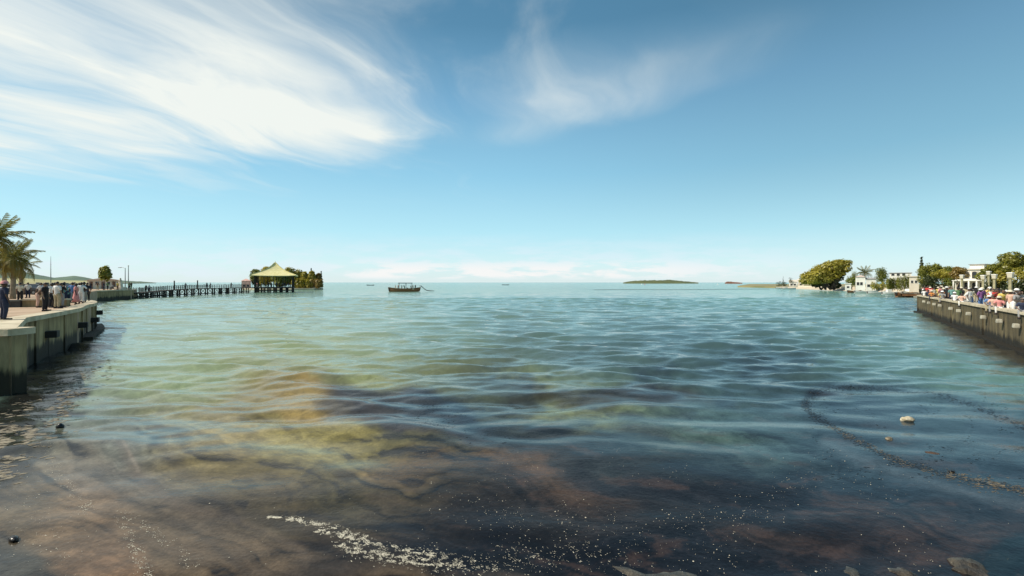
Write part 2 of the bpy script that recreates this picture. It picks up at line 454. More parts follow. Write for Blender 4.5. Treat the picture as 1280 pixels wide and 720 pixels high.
lay(blob(400, 600, 90, 20, 25, 0.6)*0.55, (0.16, 0.135, 0.045))
lay(blob(300, 522, 90, 20, 0, 0.5)*0.35, (0.16, 0.13, 0.05))
lay(blob(130, 690, 120, 55, 60, 0.6)*0.6, (0.16, 0.090, 0.05))
lay(blob(60, 640, 120, 60, 20, 0.7)*0.45, (0.115, 0.088, 0.050))
lay(blob(20, 700, 60, 26, 20, 0.5)*0.7, (0.030, 0.036, 0.034))
lay(blob(640, 600, 140, 24, 9, 0.55)*0.8, (0.14, 0.075, 0.03))     # rusty streak
lay(blob(520, 520, 105, 25, 12, 0.35)*0.93, (0.022, 0.023, 0.030))   # dark slick
lay(blob(760, 498, 120, 13, 2, 0.5)*0.85, (0.030, 0.024, 0.022))
lay(blob(700, 560, 190, 20, 3, 0.5)*0.8, (0.016, 0.016, 0.018))
lay(blob(640, 640, 330, 48, 4, 0.6)*0.85, (0.017, 0.014, 0.013))
lay(blob(950, 615, 190, 20, 6, 0.5)*0.85, (0.012, 0.012, 0.014))
lay(blob(760, 700, 420, 32, 0, 0.5)*0.90, (0.009, 0.010, 0.013))
lay(blob(1130, 660, 160, 36, 0, 0.6)*0.6, (0.036, 0.022, 0.017))
lay(blob(1275, 700, 75, 34, -25, 0.3, PXm+(n_f-.5)*40, PYm+(n_f-.5)*30)*0.85, (0.008, 0.017, 0.020))  # dark corner reflections painted into the pigment
lay(blob(1043, 493, 26, 6, 0, 0.5, PXm+(n_f-.5)*20, PYm+(n_f-.5)*8)*0.9, (0.032, 0.022, 0.016))
lay(blob(432, 594, 11, 8, 0, 0.5, PXm+(n_f-.5)*14, PYm)*0.75, (0.030, 0.022, 0.015))
# dark oil and the walls' dark reflection painted along their foot, left and right
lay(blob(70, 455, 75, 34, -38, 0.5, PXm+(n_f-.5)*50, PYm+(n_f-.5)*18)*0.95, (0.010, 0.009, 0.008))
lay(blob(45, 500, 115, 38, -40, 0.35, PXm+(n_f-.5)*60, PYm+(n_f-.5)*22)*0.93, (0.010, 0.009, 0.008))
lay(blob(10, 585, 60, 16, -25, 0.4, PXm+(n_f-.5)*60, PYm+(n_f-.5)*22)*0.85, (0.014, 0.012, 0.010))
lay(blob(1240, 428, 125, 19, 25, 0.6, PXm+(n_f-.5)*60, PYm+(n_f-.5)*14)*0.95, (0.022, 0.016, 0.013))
# small torn edges, streaks drawn out by the current
sw_a = PXm*0.006 + PYm*0.011 + 2.2*n_a; sw = vnoise(sw_a*6, (PXm-PYm*1.5)/260, 77, 5)
near = ss(PYm, 470, 570)
ac = (Vv - 0.28*U)/10.0; al = (U + 0.4*Vv)/190.0
sw2 = vnoise(ac + 3*n_a + 40, al + 40, 131, 6, 0.6); sw3 = vnoise(WXc*0.9 + 2.5*n_a + 60, WYc*2.6 + 2.5*n_b + 60, 151, 6, 0.62)
gain = np.exp(near*np.clip((sw2-0.55)*2.2 + (sw3-0.5)*1.3 + (sw-0.5)*0.8, -1.2, 0.35))
C = C*gain[..., None]
lay(near*ss(sw2*0.5+sw3*0.5, 0.56, 0.66)*0.45*ss(U, 380, 620), (0.058, 0.034, 0.024))
lay(near*ss(1-(sw2*0.6+sw3*0.4), 0.54, 0.66)*0.75, (0.011, 0.010, 0.011))
# hazy dark plume patches further out
mid = ss(PYm, 420, 470)*(1-ss(PYm, 500, 560))*ss(PXm, 440, 640)
lay(mid*ss(n_b+0.25*n_f, 0.60, 0.74)*0.75, (0.020, 0.030, 0.040))
# thin pale curl lines on the film, left
def curve_px(pts, n=200):
    P = np.array(pts, np.float32); t = np.linspace(0, len(P)-1, n); i = np.clip(t.astype(int), 0, len(P)-2); f = (t-i)[:, None]
    g = lambda k: P[np.clip(k, 0, len(P)-1)]
    p0, p1, p2, p3 = g(i-1), g(i), g(i+1), g(i+2)
    return 0.5*((2*p1)+(-p0+p2)*f+(2*p0-5*p1+4*p2-p3)*f*f+(-p0+3*p1-3*p2+p3)*f**3)
def curve_mask(pts, wd, asp=0.5):
    P = curve_px(pts, 90); m = np.zeros_like(PXm)
    x0, y0 = P.min(0)-wd*4; x1, y1 = P.max(0)+wd*4
    sel = (PXm > x0) & (PXm < x1) & (PYm > y0) & (PYm < y1)
    a = PXm[sel]+(n_f[sel]-.5)*8; b = PYm[sel]+(n_f[sel]-.5)*5; best = np.full(a.shape, 1e9, np.float32)
    for p in P: best = np.minimum(best, (a-p[0])**2 + ((b-p[1]))**2)
    m[sel] = np.exp(-best/(2*wd*wd)); return m
RING = [(1300, 618), (1240, 606), (1180, 592), (1120, 575), (1075, 553), (1040, 532), (1014, 516), (1008, 502), (1022, 490), (1060, 485), (1110, 487), (1170, 494), (1230, 512), (1290, 540)]
for pts, wd, col, k in (
    ([(155, 558), (163, 572), (172, 586)], 1.8, (0.24, 0.20, 0.15), 0.8),
    ([(150, 560), (180, 600), (230, 635), (300, 650), (380, 690)], 5, (0.10, 0.075, 0.055), 0.5),
    ([(120, 590), (170, 630), (240, 660), (310, 720)], 4, (0.035, 0.028, 0.022), 0.5),
    ([(200, 560), (240, 600), (300, 640), (400, 670), (500, 700)], 7, (0.035, 0.028, 0.022), 0.55),
    (RING, 4.5, (0.014, 0.012, 0.012), 0.85),
    ([(1280, 632), (1180, 608), (1080, 576), (1030, 552)], 5, (0.10, 0.12, 0.13), 0.35),
    ([(640, 500), (700, 492), (790, 490), (850, 496)], 5, (0.020, 0.018, 0.018), 0.6)):
    lay(curve_mask(pts, wd)*k, col)
ALPHA = (0.15+0.85*ss(DD, 10, 30)).astype(np.float32)      # ripple strength
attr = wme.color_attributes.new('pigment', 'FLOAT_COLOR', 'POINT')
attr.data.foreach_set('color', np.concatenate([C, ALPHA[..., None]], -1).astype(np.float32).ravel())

def water_material():
    m = bpy.data.materials.new('polluted_water'); m.use_nodes = True; t = m.node_tree; t.nodes.clear(); n = NT(t)
    a = n.n('ShaderNodeAttribute', attribute_name='pigment'); g = n.n('ShaderNodeNewGeometry')
    s = n.n('ShaderNodeSeparateXYZ'); t.links.new(g.outputs['Position'], s.inputs[0]); px, py, pz = s.outputs
    rip = a.outputs['Alpha']
    P = g.outputs['Position']
    # fine mottling of the pigment
    d1 = n.noise(P, 2.6, 8, 0.7, 0.6); d2 = n.noise(P, 22.0, 5, 0.7)
    nearm = n.sm(py, 30, 9)
    f1 = n.m('MULTIPLY', n.sm(d1, 0.30, 0.70, 0.70, 1.22), n.sm(d2, 0.35, 0.70, 0.85, 1.20))
    f = n.m('ADD', 1.0, n.m('MULTIPLY', nearm, n.m('SUBTRACT', f1, 1.0)))
    vm = n.n('ShaderNodeVectorMath', operation='SCALE'); t.links.new(a.outputs['Color'], vm.inputs[0]); t.links.new(f, vm.inputs['Scale'])
    c = vm.outputs[0]
    b = n.n('ShaderNodeBsdfPrincipled'); t.links.new(c, b.inputs['Base Color'])
    t.links.new(n.sm(py, 8, 26, 1.30, 1.48), b.inputs['IOR'])
    t.links.new(n.sm(py, 8, 260, 0.035, 0.14), b.inputs['Roughness'])
    # ripples too small for the mesh: near capillary waves, far wind waves
    v1 = n.xyz(n.m('MULTIPLY', px, 0.55), py, 0.0)
    r1 = n.noise(v1, 3.2, 5, 0.6, 0.4)
    r2 = n.noise(v1, 0.42, 6, 0.62, 0.3)
    r3 = n.noise(P, 14.0, 4, 0.6)
    b1 = n.n('ShaderNodeBump'); t.links.new(r2, b1.inputs['Height']); b1.inputs['Distance'].default_value = 1.0
    t.links.new(n.sm(py, 40, 240, 0.0, 0.75), b1.inputs['Strength'])
    b2 = n.n('ShaderNodeBump'); t.links.new(r1, b2.inputs['Height']); b2.inputs['Distance'].default_value = 0.055
    t.links.new(n.m('MULTIPLY', rip, 0.9), b2.inputs['Strength']); t.links.new(b1.outputs[0], b2.inputs['Normal'])
    b3 = n.n('ShaderNodeBump'); t.links.new(r3, b3.inputs['Height']); b3.inputs['Distance'].default_value = 0.006
    b3.inputs['Strength'].default_value = 0.6; t.links.new(b2.outputs[0], b3.inputs['Normal'])
    t.links.new(b3.outputs[0], b.inputs['Normal'])
    o = n.n('ShaderNodeOutputMaterial'); t.links.new(b.outputs[0], o.inputs[0])
    return m
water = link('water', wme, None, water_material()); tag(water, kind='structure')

def hz(x, y):
    return float(height(np.array([x]), np.array([y]), None)[0])

# ------------------------------------------------------------------ ground, left and right
DECK = 2.3           # left promenade level
LOWR = 1.8           # right promenade floor behind its parapet
L_EDGE = [(-26.0, 1.2), (-26.0, 15.3), (-17.95, 15.4), (-23.2, 20.4), (-24.5, 22.4), (-28.3, 28.0), (-31.6, 31.8), (-33.4, 34.2), (-34.9, 36.0), (-36.6, 37.7), (-39.6, 40.4), (-46, 45), (-64, 62), (-84.0, 87.0), (-88.6, 89.0), (-91.5, 103.0), (-94, 108.0), (-130, 128), (-260, 250), (-700, 640)]
R_EDGE = [(20.0, 12.3), (29.4, 24.7), (38.4, 36.5), (46.6, 47.2), (54.8, 58.0)]

def ground_sheet(name, pts, z, m, zb=-1.2):
    mb = MB(); mb.poly(pts, zb, z); o = mb.build(name, m); tag(o, kind='structure'); return o
# left promenade and the land behind
ground_sheet('promenade', L_EDGE[1:12] + [(-64, 62), (-84, 87), (-88.2, 89.4), (-91.2, 103.0), (-94, 107.7), (-130, 128), (-300, 128), (-300, -30), (-26.0, -30)][0:], DECK, M_pave)
ground_sheet('far_ground', [(-130.0, 128.1), (-260, 250), (-700, 640), (-1700, 2050), (-9000, 2400), (-9000, 128.1)], DECK-0.3, M_land)
# quay the photograph is taken from
ground_sheet('near_pavement', [(-25.99, -30), (30, -30), (19.9, 12.0), (12, 1.0), (-25.99, 1.0)], DECK, M_pave)
# right promenade and land
ru = Vector((25.4, 33.3)).normalized(); rn = Vector((ru.y, -ru.x))
rw = [(x + rn.x*0.45, y + rn.y*0.45) for x, y in R_EDGE]
ground_sheet('right_promenade', [(30.1, -20)] + [(500, -20), (500, 70), (62, 62.0)] + rw[::-1] , LOWR, M_paveR)
SHORE = [(1140, 369.3), (1118, 367.2), (1100, 366.2), (1080, 365.0), (1060, 364.0), (1040, 363.2), (1015, 362.0), (990, 361.0), (968, 360.2)]
sp_ = [at(a, b, 0.0) for a, b in SHORE]
land = [(p.x, p.y) for p in sp_]
inner = []
for i, p in enumerate(sp_):
    inner.append((p.x + 5.5, p.y + 3.0))
mb = MB()
vs = [(x, y, -0.8) for x, y in [(a-4, b-4) for a, b in land]] + [(x, y, 1.1) for x, y in inner]
nL = len(land)
mb.raw(vs, [(i+1, i, nL+i, nL+i+1) for i in range(nL-1)])
o = mb.build('beach', M_sand, smooth=True); tag(o, kind='structure')
ground_sheet('right_land', [(62.01, 62.2), (500, 70.2), (3000, 80), (3000, 1400), (420, 760), (inner[-1][0]+2, inner[-1][1]+60)] + [inner[-1]] + [q for q in inner[::-1][1:]] + [(100, 104)], 1.1, M_land)
# spit of land far right
def ridge(name, pts, D, depth, m, z0=0.0, seed=1, xn=60, rough=0.15, kind='structure'):
    """landform whose skyline passes through the given pixel/row pairs at distance D"""
    xs = np.array([p[0] for p in pts]); ys = np.array([p[1] for p in pts])
    px = np.linspace(xs[0], xs[-1], xn); py = np.interp(px, xs, ys)
    yn = 15; v = []
    for j in range(yn):
        t = j/(yn-1); prof = math.sin(math.pi*t)**0.8 if 0 < t < 1 else 0
        d = D + (t-0.5)*depth
        for i in range(xn):
            x = (px[i]-640)/F*d; h = max(0.0, zat(py[i], D)-z0)
            nz = 1 + rough*(float(vnoise(np.array([i*0.35]), np.array([j*0.5]), seed, 4)[0])-0.5)*2
            v.append((x, d, z0 - 0.5 + (h+0.5)*prof*nz))
    f = [(j*xn+i, j*xn+i+1, (j+1)*xn+i+1, (j+1)*xn+i) for j in range(yn-1) for i in range(xn-1)]
    mb = MB(); mb.raw(v, f); o = mb.build(name, m, smooth=True); tag(o, kind=kind); return o
ridge('hills', [(-260, 330), (-120, 338), (-30, 335), (24, 338.4), (45, 343), (68, 347.2), (80, 346.2), (92, 344.8), (104, 346), (120, 349.6), (150, 350.5), (166, 351.3), (190, 353.2)], 2600, 900, M_hill, 0.0, 3, 160, 0.05)
ridge('field_slopes', [(-260, 346), (24, 347.5), (60, 350.0), (110, 351.0), (150, 352.6)], 1500, 500, M_field, 0.0, 5, 80, 0.08)
ridge('low_headland', [(150, 352.2), (175, 351.7), (196, 353.4)], 3500, 500, M_hill, 0.0, 9, 30, 0.1)
ridge('reef', [(934, 358.0), (945, 357.4), (960, 357.2), (972, 357.6)], 430, 14, mat('dark_reef', (0.05, 0.05, 0.04), 0.8, scale=0.2), 0.0, 8, 30, 0.5)

# ------------------------------------------------------------------ left quay wall
def resample(pts, step):
    out = []; 
    for a, b in zip(pts[:-1], pts[1:]):
        a = Vector(a); b = Vector(b); n = max(1, round((b-a).length/step))
        for k in range(n): out.append(a.lerp(b, k/n))
    out.append(Vector(pts[-1])); return out

def offset(path, d):
    """offset to the right hand side when walking the path"""
    out = []
    for i, p in enumerate(path):
        a = path[max(i-1, 0)]; b = path[min(i+1, len(path)-1)]
        t = (b-a).normalized(); out.append(p + Vector((t.y, -t.x))*d)
    return out

def strip_solid(a0, a1, b0, b1, z0, z1):
    """block between two stretches: a = water side, b = land side"""
    v = [(*a0, z0), (*a1, z0), (*b1, z0), (*b0, z0), (*a0, z1), (*a1, z1), (*b1, z1), (*b0, z1)]
    f = [(0,3,2,1), (4,5,6,7), (0,1,5,4), (1,2,6,5), (2,3,7,6), (3,0,4,7)]
    return v, f

def quay_wall(name, path, step, top, m_wall, m_cap, label, cap_w=0.62, cap_h=0.24, out=0.10, foot=-0.9, pil=0, apron=0.0):
    """path walks with the water on the right hand"""
    root = empty(name, (path[0][0], path[0][1], 0), 0, label, 'quay wall')
    base = Vector(path[0])
    P = resample(path, step)
    face = offset(P, 0.0); back = offset(P, -0.5)
    co = offset(P, out); ci = offset(P, out-cap_w)
    for i in range(len(P)-1):
        t = (P[i+1]-P[i]); L = t.length; t = t/L; g = 0.005
        nrm = Vector((t.y, -t.x)); j = R.uniform(-0.012, 0.012)
        a0, a1 = face[i]+t*g+nrm*j, face[i+1]-t*g+nrm*j
        mb = MB(); mb.raw(*strip_solid(a0-base, a1-base, back[i+1]-base, back[i]-base, foot, top-cap_h)) if False else mb.raw(*strip_solid(a0-base, a1-base, back[i]-base, back[i+1]-base, foot, top-cap_h))
        # strip_solid wants b0 next to a0
        mb.build('panel', m_wall, root)
        mb = MB(); mb.raw(*strip_solid(co[i]+t*0.006-base, co[i+1]-t*0.006-base, ci[i]-base, ci[i+1]-base, top-cap_h+0.004, top+R.uniform(0.0, 0.012)))
        mb.build('coping_slab', m_cap, root)
        if pil and i % pil == 0:
            mb = MB(); q = face[i]-base
            mb.box((q.x-nrm.x*0.13, q.y-nrm.y*0.13, (foot+top-cap_h)/2-0.01), (0.46, 0.40, top-cap_h-foot-0.02), math.atan2(t.y, t.x))
            mb.build('pilaster', m_wall, root)
    if apron:
        mb = MB(); A = offset(P, apron); 
        for i in range(len(P)-1): mb.raw(*strip_solid(A[i]-base, A[i+1]-base, face[i]-base, face[i+1]-base, -0.6, 0.16))
        mb.build('footing', m_wall, root)
    return root, P, base

pathL = [(-26.0, 15.3), (-17.95, 15.4)]
wl0, _, _ = quay_wall('quay_wall', pathL, 2.7, DECK+0.02, M_wallL, M_cap, 'shadowed concrete quay face at the left frame edge, turned towards the viewer', 0.9)
pathL2 = [(-18.15, 15.6), (-23.2, 20.4), (-24.5, 22.4), (-28.3, 28.0), (-31.6, 31.8), (-33.4, 34.2), (-34.9, 36.0), (-36.6, 37.7), (-39.6, 40.4), (-46, 45), (-64, 62)]
pathL2 = pathL2[:1] + [tuple(map(float, q)) for q in curve_px(pathL2[1:], 24)]
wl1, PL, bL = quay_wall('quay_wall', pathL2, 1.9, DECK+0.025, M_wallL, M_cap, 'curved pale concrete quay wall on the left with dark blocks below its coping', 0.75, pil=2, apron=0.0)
# square dark blocks sticking out of the wall
for px, py, D in ((58, 418, 23.3), (98, 406.5, 28.9), (114, 400, 32.6), (119, 391, 36.0)):
    p = atd(px, D); z = zat(py, D)
    # nearest point of the wall path
    best = min(((Vector(a).lerp(Vector(b), k/20)-Vector((p.x, p.y))).length, Vector(a).lerp(Vector(b), k/20), (Vector(b)-Vector(a)).normalized()) for a, b in zip(pathL2[:-1], pathL2[1:]) for k in range(21)) if False else None
    bd = 1e9
    for a, b in zip(pathL2[:-1], pathL2[1:]):
        a = Vector(a); b = Vector(b)
        for k in range(41):
            q = a.lerp(b, k/40); d = abs((640+F*q.x/q.y)-px) + (0 if q.y < 41 else 99)
            if d < bd: bd = d; bq = q; bt = (b-a).normalized()
    nrm = Vector((bt.y, -bt.x)); q = bq + nrm*0.18 - bL; z = zat(py, bq.y)
    mb = MB(); mb.box((q.x, q.y, z), (0.50, 0.56, 0.36), math.atan2(bt.y, bt.x)); mb.build('fender_block', M_rubber, wl1, bevel=0.03)
# stone foot at the water, a low ledge curling out of the tip
mb = MB(); lp5 = [p for p in pathL2 if 28 < p[1] < 40]; led = offset([Vector(p) for p in lp5], 0.55)
for i in range(len(led)-1):
    a, b = led[i]-bL, led[i+1]-bL; fa, fb = Vector(lp5[i])-bL, Vector(lp5[i+1])-bL
    mb.raw(*strip_solid(a, b, fa, fb, -0.5, 0.22))
mb.build('ledge', M_wallL, wl1)

# second quay, farther left
path2 = [(-84.0, 87.0), (-88.6, 89.0)]
path2 = [(-84.6, 82.0), (-86.6, 90.0), (-91.6, 104.0), (-98, 110)]
wl2, P2, b2 = quay_wall('quay_wall', path2, 5.0, DECK+0.02, M_wallL, M_cap, 'farther quay wall on the left under the cream house and the round tree', 0.8, pil=0)
ground_sheet('quay_top', [(-84.9, 82.2), (-87.0, 90.2), (-92.0, 104.0), (-98.4, 109.8), (-140, 110), (-140, 82.2)], DECK-0.01+0.012, M_pave)
# low bench wall on the promenade
def low_wall(px0, px1, D, h, m, label, cap=M_cap):
    a = atd(px0, D, DECK); b = atd(px1, D+0.9, DECK); t = (b-a); L = t.length; rz = math.atan2(t.y, t.x)
    r = empty('low_wall', a, rz, label, 'low wall')
    n = max(1, int(L/1.6))
    for k in range(n):
        mb = MB(); mb.box(((k+0.5)*L/n, 0, (h-0.10)/2), (L/n-0.02, 0.42, h-0.10)); mb.build('block', m, r)
        mb = MB(); mb.box(((k+0.5)*L/n, 0, h-0.048), (L/n-0.01, 0.56, 0.10)); mb.build('coping_slab', cap, r)
low_wall(30, 86, 29.6, 0.56, M_wallL, 'low concrete bench wall behind the people on the left promenade')
low_wall(-60, 29, 28.6, 0.50, mat('dark_low_wall', (0.045, 0.045, 0.045), 0.8), 'dark low wall at the left edge of the promenade', mat('dark_low_wall_cap', (0.10, 0.10, 0.09), 0.8))  # stretch of low wall in a darker colour

# right quay wall (water on the left hand when walking away: walk it towards us)
pathR = [(54.8, 58.0), (46.6, 47.2), (38.4, 36.5), (29.4, 24.7), (20.0, 12.3)]
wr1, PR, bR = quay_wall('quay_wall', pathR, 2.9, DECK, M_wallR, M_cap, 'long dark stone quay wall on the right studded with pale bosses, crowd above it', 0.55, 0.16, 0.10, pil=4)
for px, py in ((1157.5, 377), (1164, 378.6), (1171, 380.3), (1178, 382), (1192, 385.6), (1202, 388.6), (1215, 392.3), (1234, 396.7), (1255, 401.5), (1276, 407.5)):
    bd = 1e9
    for a, b in zip(pathR[:-1], pathR[1:]):
        a = Vector(a); b = Vector(b)
        for k in range(81):
            q = a.lerp(b, k/80); d = abs((640+F*q.x/q.y)-px)
            if d < bd: bd = d; bq = q; bt = (b-a).normalized()
    nrm = Vector((bt.y, -bt.x)); q = bq + nrm*0.20 - bR; z = zat(py, bq.y)
    mb = MB(); mb.box((q.x, q.y, z), (0.30, 0.30, 0.27), math.atan2(bt.y, bt.x), 0.9); mb.build('stone_boss', M_boss, wr1, bevel=0.06)
mb = MB(); led = offset([Vector(p) for p in pathR], 0.45)
for i in range(len(led)-1):
    mb.raw(*strip_solid(led[i]-bR, led[i+1]-bR, Vector(pathR[i])-bR, Vector(pathR[i+1])-bR, -0.5, 0.14))
mb.build('ledge', M_wallR, wr1)
# seawall return at far end of the right quay
qr, _, _ = quay_wall('quay_wall', [(100, 104), (62, 62.0), (54.9, 58.2)], 4.0, DECK-0.01, M_wallR, M_cap, 'far return of the right quay wall behind the timber landing', 0.5, 0.16, 0.06)
# wall below the photographer
qn, _, _ = quay_wall('quay_wall', [(19.9, 12.1), (12.0, 1.1), (-25.9, 1.1), (-25.9, 15.2)], 3.0, DECK+0.01, M_wallL, M_cap, 'quay wall at the photographer\'s feet, below the lower frame edge', 0.5)

# ------------------------------------------------------------------ foliage
def crown_mesh(name, blobs, n, size, rs, up=0.35, asp=1.6):
    """leaf clumps spread through a set of ellipsoids"""
    vol = np.array([b[3]*b[4]*b[5] for b in blobs])**0.7; vol = vol/vol.sum()
    idx = rs.choice(len(blobs), n, p=vol); B = np.array(blobs)[idx]
    d = rs.normal(size=(n, 3)); d /= np.linalg.norm(d, axis=1)[:, None]
    r = rs.uniform(0.30, 1.0, (n, 1))**0.45*rs.normal(1.0, 0.06, (n, 1))
    c = B[:, :3] + d*r*B[:, 3:6]
    nm = d + rs.normal(scale=0.36, size=(n, 3)) + np.array([0, 0, up]); nm /= np.linalg.norm(nm, axis=1)[:, None]
    t = np.cross(nm, rs.normal(size=(n, 3))); t /= np.linalg.norm(t, axis=1)[:, None]; b = np.cross(nm, t)
    s = size*rs.uniform(0.5, 1.3, (n, 1))
    t = t*s*asp/2; b = b*s/2
    V = np.stack([c-t, c-b*0.9+nm*s*0.1, c+t, c+b*0.9+nm*s*0.1], 1).reshape(-1, 3)
    Q = np.arange(n*4).reshape(n, 4)
    return mesh_np(name, V, Q)

def branch(mb, p0, p1, r0, r1, rs, seg=5, wob=0.06):
    p0 = Vector(p0); p1 = Vector(p1); L = (p1-p0).length; pts = []; rr = []
    for i in range(seg+1):
        t = i/seg; p = p0.lerp(p1, t)
        if 0 < i < seg: p = p + Vector((rs.normal()*wob*L, rs.normal()*wob*L, rs.normal()*wob*L*0.4))
        pts.append(p); rr.append(r0+(r1-r0)*t)
    mb.tube(pts, rr, 7)

def tree(px0, px1, ytop, D, z0, leafm, label, name='broadleaf_tree', group=None, shape='round', n=1500, trunk=0.3, bark=None, seed=0, leaf=None, cat='tree', lean=0.0, tr=None):
    """px0..px1: crown width in the photo, ytop: its top row, D: distance, trunk: share of height left bare"""
    rs = np.random.RandomState(seed+100)
    w_ = (px1-px0)/F*D*math.cos(math.atan(((px0+px1)/2-640)/F))*1.22; p = atd((px0+px1)/2, D, z0); H = (zat(ytop, D)-z0)*1.04
    root = empty(name, p, 0, label, cat, group)
    cz0 = H*trunk; ch = H-cz0; blobs = []
    if shape == 'round':
        for k in range(9):
            a = rs.uniform(0, 6.28); q = rs.uniform(0.1, 0.55)
            zz = cz0+ch*rs.uniform(0.28, 0.74); s = rs.uniform(0.26, 0.40)
            blobs.append((math.cos(a)*q*w_/2, math.sin(a)*q*w_/2, zz, s*w_*0.62, s*w_*0.62, s*ch*0.80))
        blobs.append((0, 0, cz0+ch*0.68, w_*0.28, w_*0.28, ch*0.32))
    elif shape == 'flat':      # layered, spreading
        for k in range(17):
            a = rs.uniform(0, 6.28); q = rs.uniform(0.1, 0.8)
            zz = cz0+ch*rs.uniform(0.15, 0.90)*(1-0.30*q); s = rs.uniform(0.22, 0.36)
            blobs.append((math.cos(a)*q*w_/2, math.sin(a)*q*w_/2, zz, s*w_*0.70, s*w_*0.70, ch*0.19))
    elif shape == 'hedge':
        for k in range(10):
            x = (k/9-0.5)*w_*0.9
            blobs.append((x, rs.uniform(-1, 1)*w_*0.1, H*rs.uniform(0.40, 0.55), w_*0.12, w_*0.14, H*rs.uniform(0.40, 0.5)))
    elif shape == 'spire':
        for k in range(7):
            t = k/6; blobs.append((0, 0, cz0+ch*(0.08+0.86*t), w_/2*(1-t*0.88), w_/2*(1-t*0.88), ch*0.07))
    elif shape == 'tuft':
        for k in range(8):
            x = (k/7-0.5)*w_*0.9
            blobs.append((x, rs.uniform(-.5, .5)*w_*0.2, H*0.45, w_*0.05, w_*0.05, H*rs.uniform(0.35, 0.55)))
    lf = leaf or max(0.16, w_*0.055)
    me = crown_mesh('crown', blobs, n, lf, rs); link('crown', me, root, leafm)
    mb = MB(); r0 = tr or max(0.08, w_*0.028)
    hub = (lean*w_*0.2, 0, cz0+ch*0.25)
    branch(mb, (0, 0, -0.3), hub, r0, r0*0.6, rs, 5, 0.03)
    for b in blobs[:8]:
        if shape != 'hedge': branch(mb, hub, (b[0], b[1], b[2]), r0*0.5, r0*0.15, rs, 4, 0.05)
    link('trunk', mb.mesh('trunk', True), root, bark or M_barkd)
    return root

def leaning_tree():
    """great windswept tree on the right shore; its outline slopes up from left to right"""
    rs = np.random.RandomState(4); D = 205.0; z0 = 1.1
    root = empty('broadleaf_tree', atd(1032, D, z0), 0, 'largest tree on the right shore, golden green crown swept up to the right', 'tree')
    def q(px, py): return ((px-1032)/F*D, zat(py, D)-z0)
    bl = []
    for px, py, rx, rz in ((1010, 350, 7, 6), (1014, 345, 8, 7), (1021, 342, 9, 8), (1026, 349, 10, 6), (1028, 337, 10, 8), (1036, 334, 10, 8), (1037, 343, 10, 7), (1044, 331, 11, 7), (1050, 330, 10, 6.5), (1055, 329, 7, 5), (1045, 340, 9, 6), (1052, 336, 7, 5), (1018, 352, 9, 4), (1008, 346, 5, 5)):
        x, z = q(px, py)
        for yy in (-2.2, 2.2): bl.append((x, yy*rs.uniform(0.5, 1.3), z, rx/F*D*0.92, 2.8, rz/F*D*0.88))
    link('crown', crown_mesh('crown', bl, 7000, 0.75, rs), root, L_gold)
    bl2 = []
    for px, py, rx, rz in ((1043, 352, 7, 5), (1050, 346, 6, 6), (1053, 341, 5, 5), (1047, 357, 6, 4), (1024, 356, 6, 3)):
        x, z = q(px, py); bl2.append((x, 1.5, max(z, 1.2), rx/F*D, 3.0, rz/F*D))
    link('shade_foliage', crown_mesh('shade_foliage', bl2, 1800, 0.7, rs), root, L_dark)  # dark leaves paint the shade on the crown's lower right
    mb = MB()
    for tx in (0, 2.4, -2.2, 4.0):
        x0, _ = q(1032, 360); 
        for (px, py) in ((1040, 338), (1050, 335), (1020, 346)):
            x, z = q(px, py); branch(mb, (tx, 0, -0.5), (x*0.8+tx*0.3, rs.normal(), z*0.85), 0.45, 0.12, rs, 6, 0.04)
    link('trunk', mb.mesh('trunk', True), root, M_barkd)
leaning_tree()

def frond_mesh(L, droop, seed, nleaf=26, wd=0.55):
    rs = np.random.RandomState(seed); V = []; Fc = []
    pts = []
    for i in range(nleaf+1):
        t = i/nleaf; pts.append(Vector((L*(t - 0.16*t*t*droop), 0, L*(0.42*t - droop*0.75*t*t))))
    mb = MB(); mb.tube(pts[::3]+[pts[-1]], [0.045*(1-0.8*i/(len(pts[::3]))) for i in range(len(pts[::3])+1)], 4)
    for i in range(2, nleaf):
        t = i/nleaf; p = pts[i]; d = (pts[i+1]-pts[i]).normalized(); l = wd*math.sin(math.pi*min(1, t*0.9+0.1))**0.6*1.35*rs.uniform(0.7, 1.15)*L/3
        for s in (-1, 1):
            tip = p + d*l*0.45 + Vector((0, s*l*0.75, -l*rs.uniform(0.35, 0.75)))
            w2 = d*0.032
            mb.raw([p-w2, p+w2, (p+tip)/2+w2*0.9+Vector((0, 0, .02)), tip, (p+tip)/2-w2*0.9], [(0, 1, 2, 3, 4)])
    return mb.mesh('frond')
FR = [frond_mesh(3.0, 0.55, 1), frond_mesh(3.0, 0.95, 2), frond_mesh(2.8, 1.45, 3), frond_mesh(2.7, 0.25, 4)]
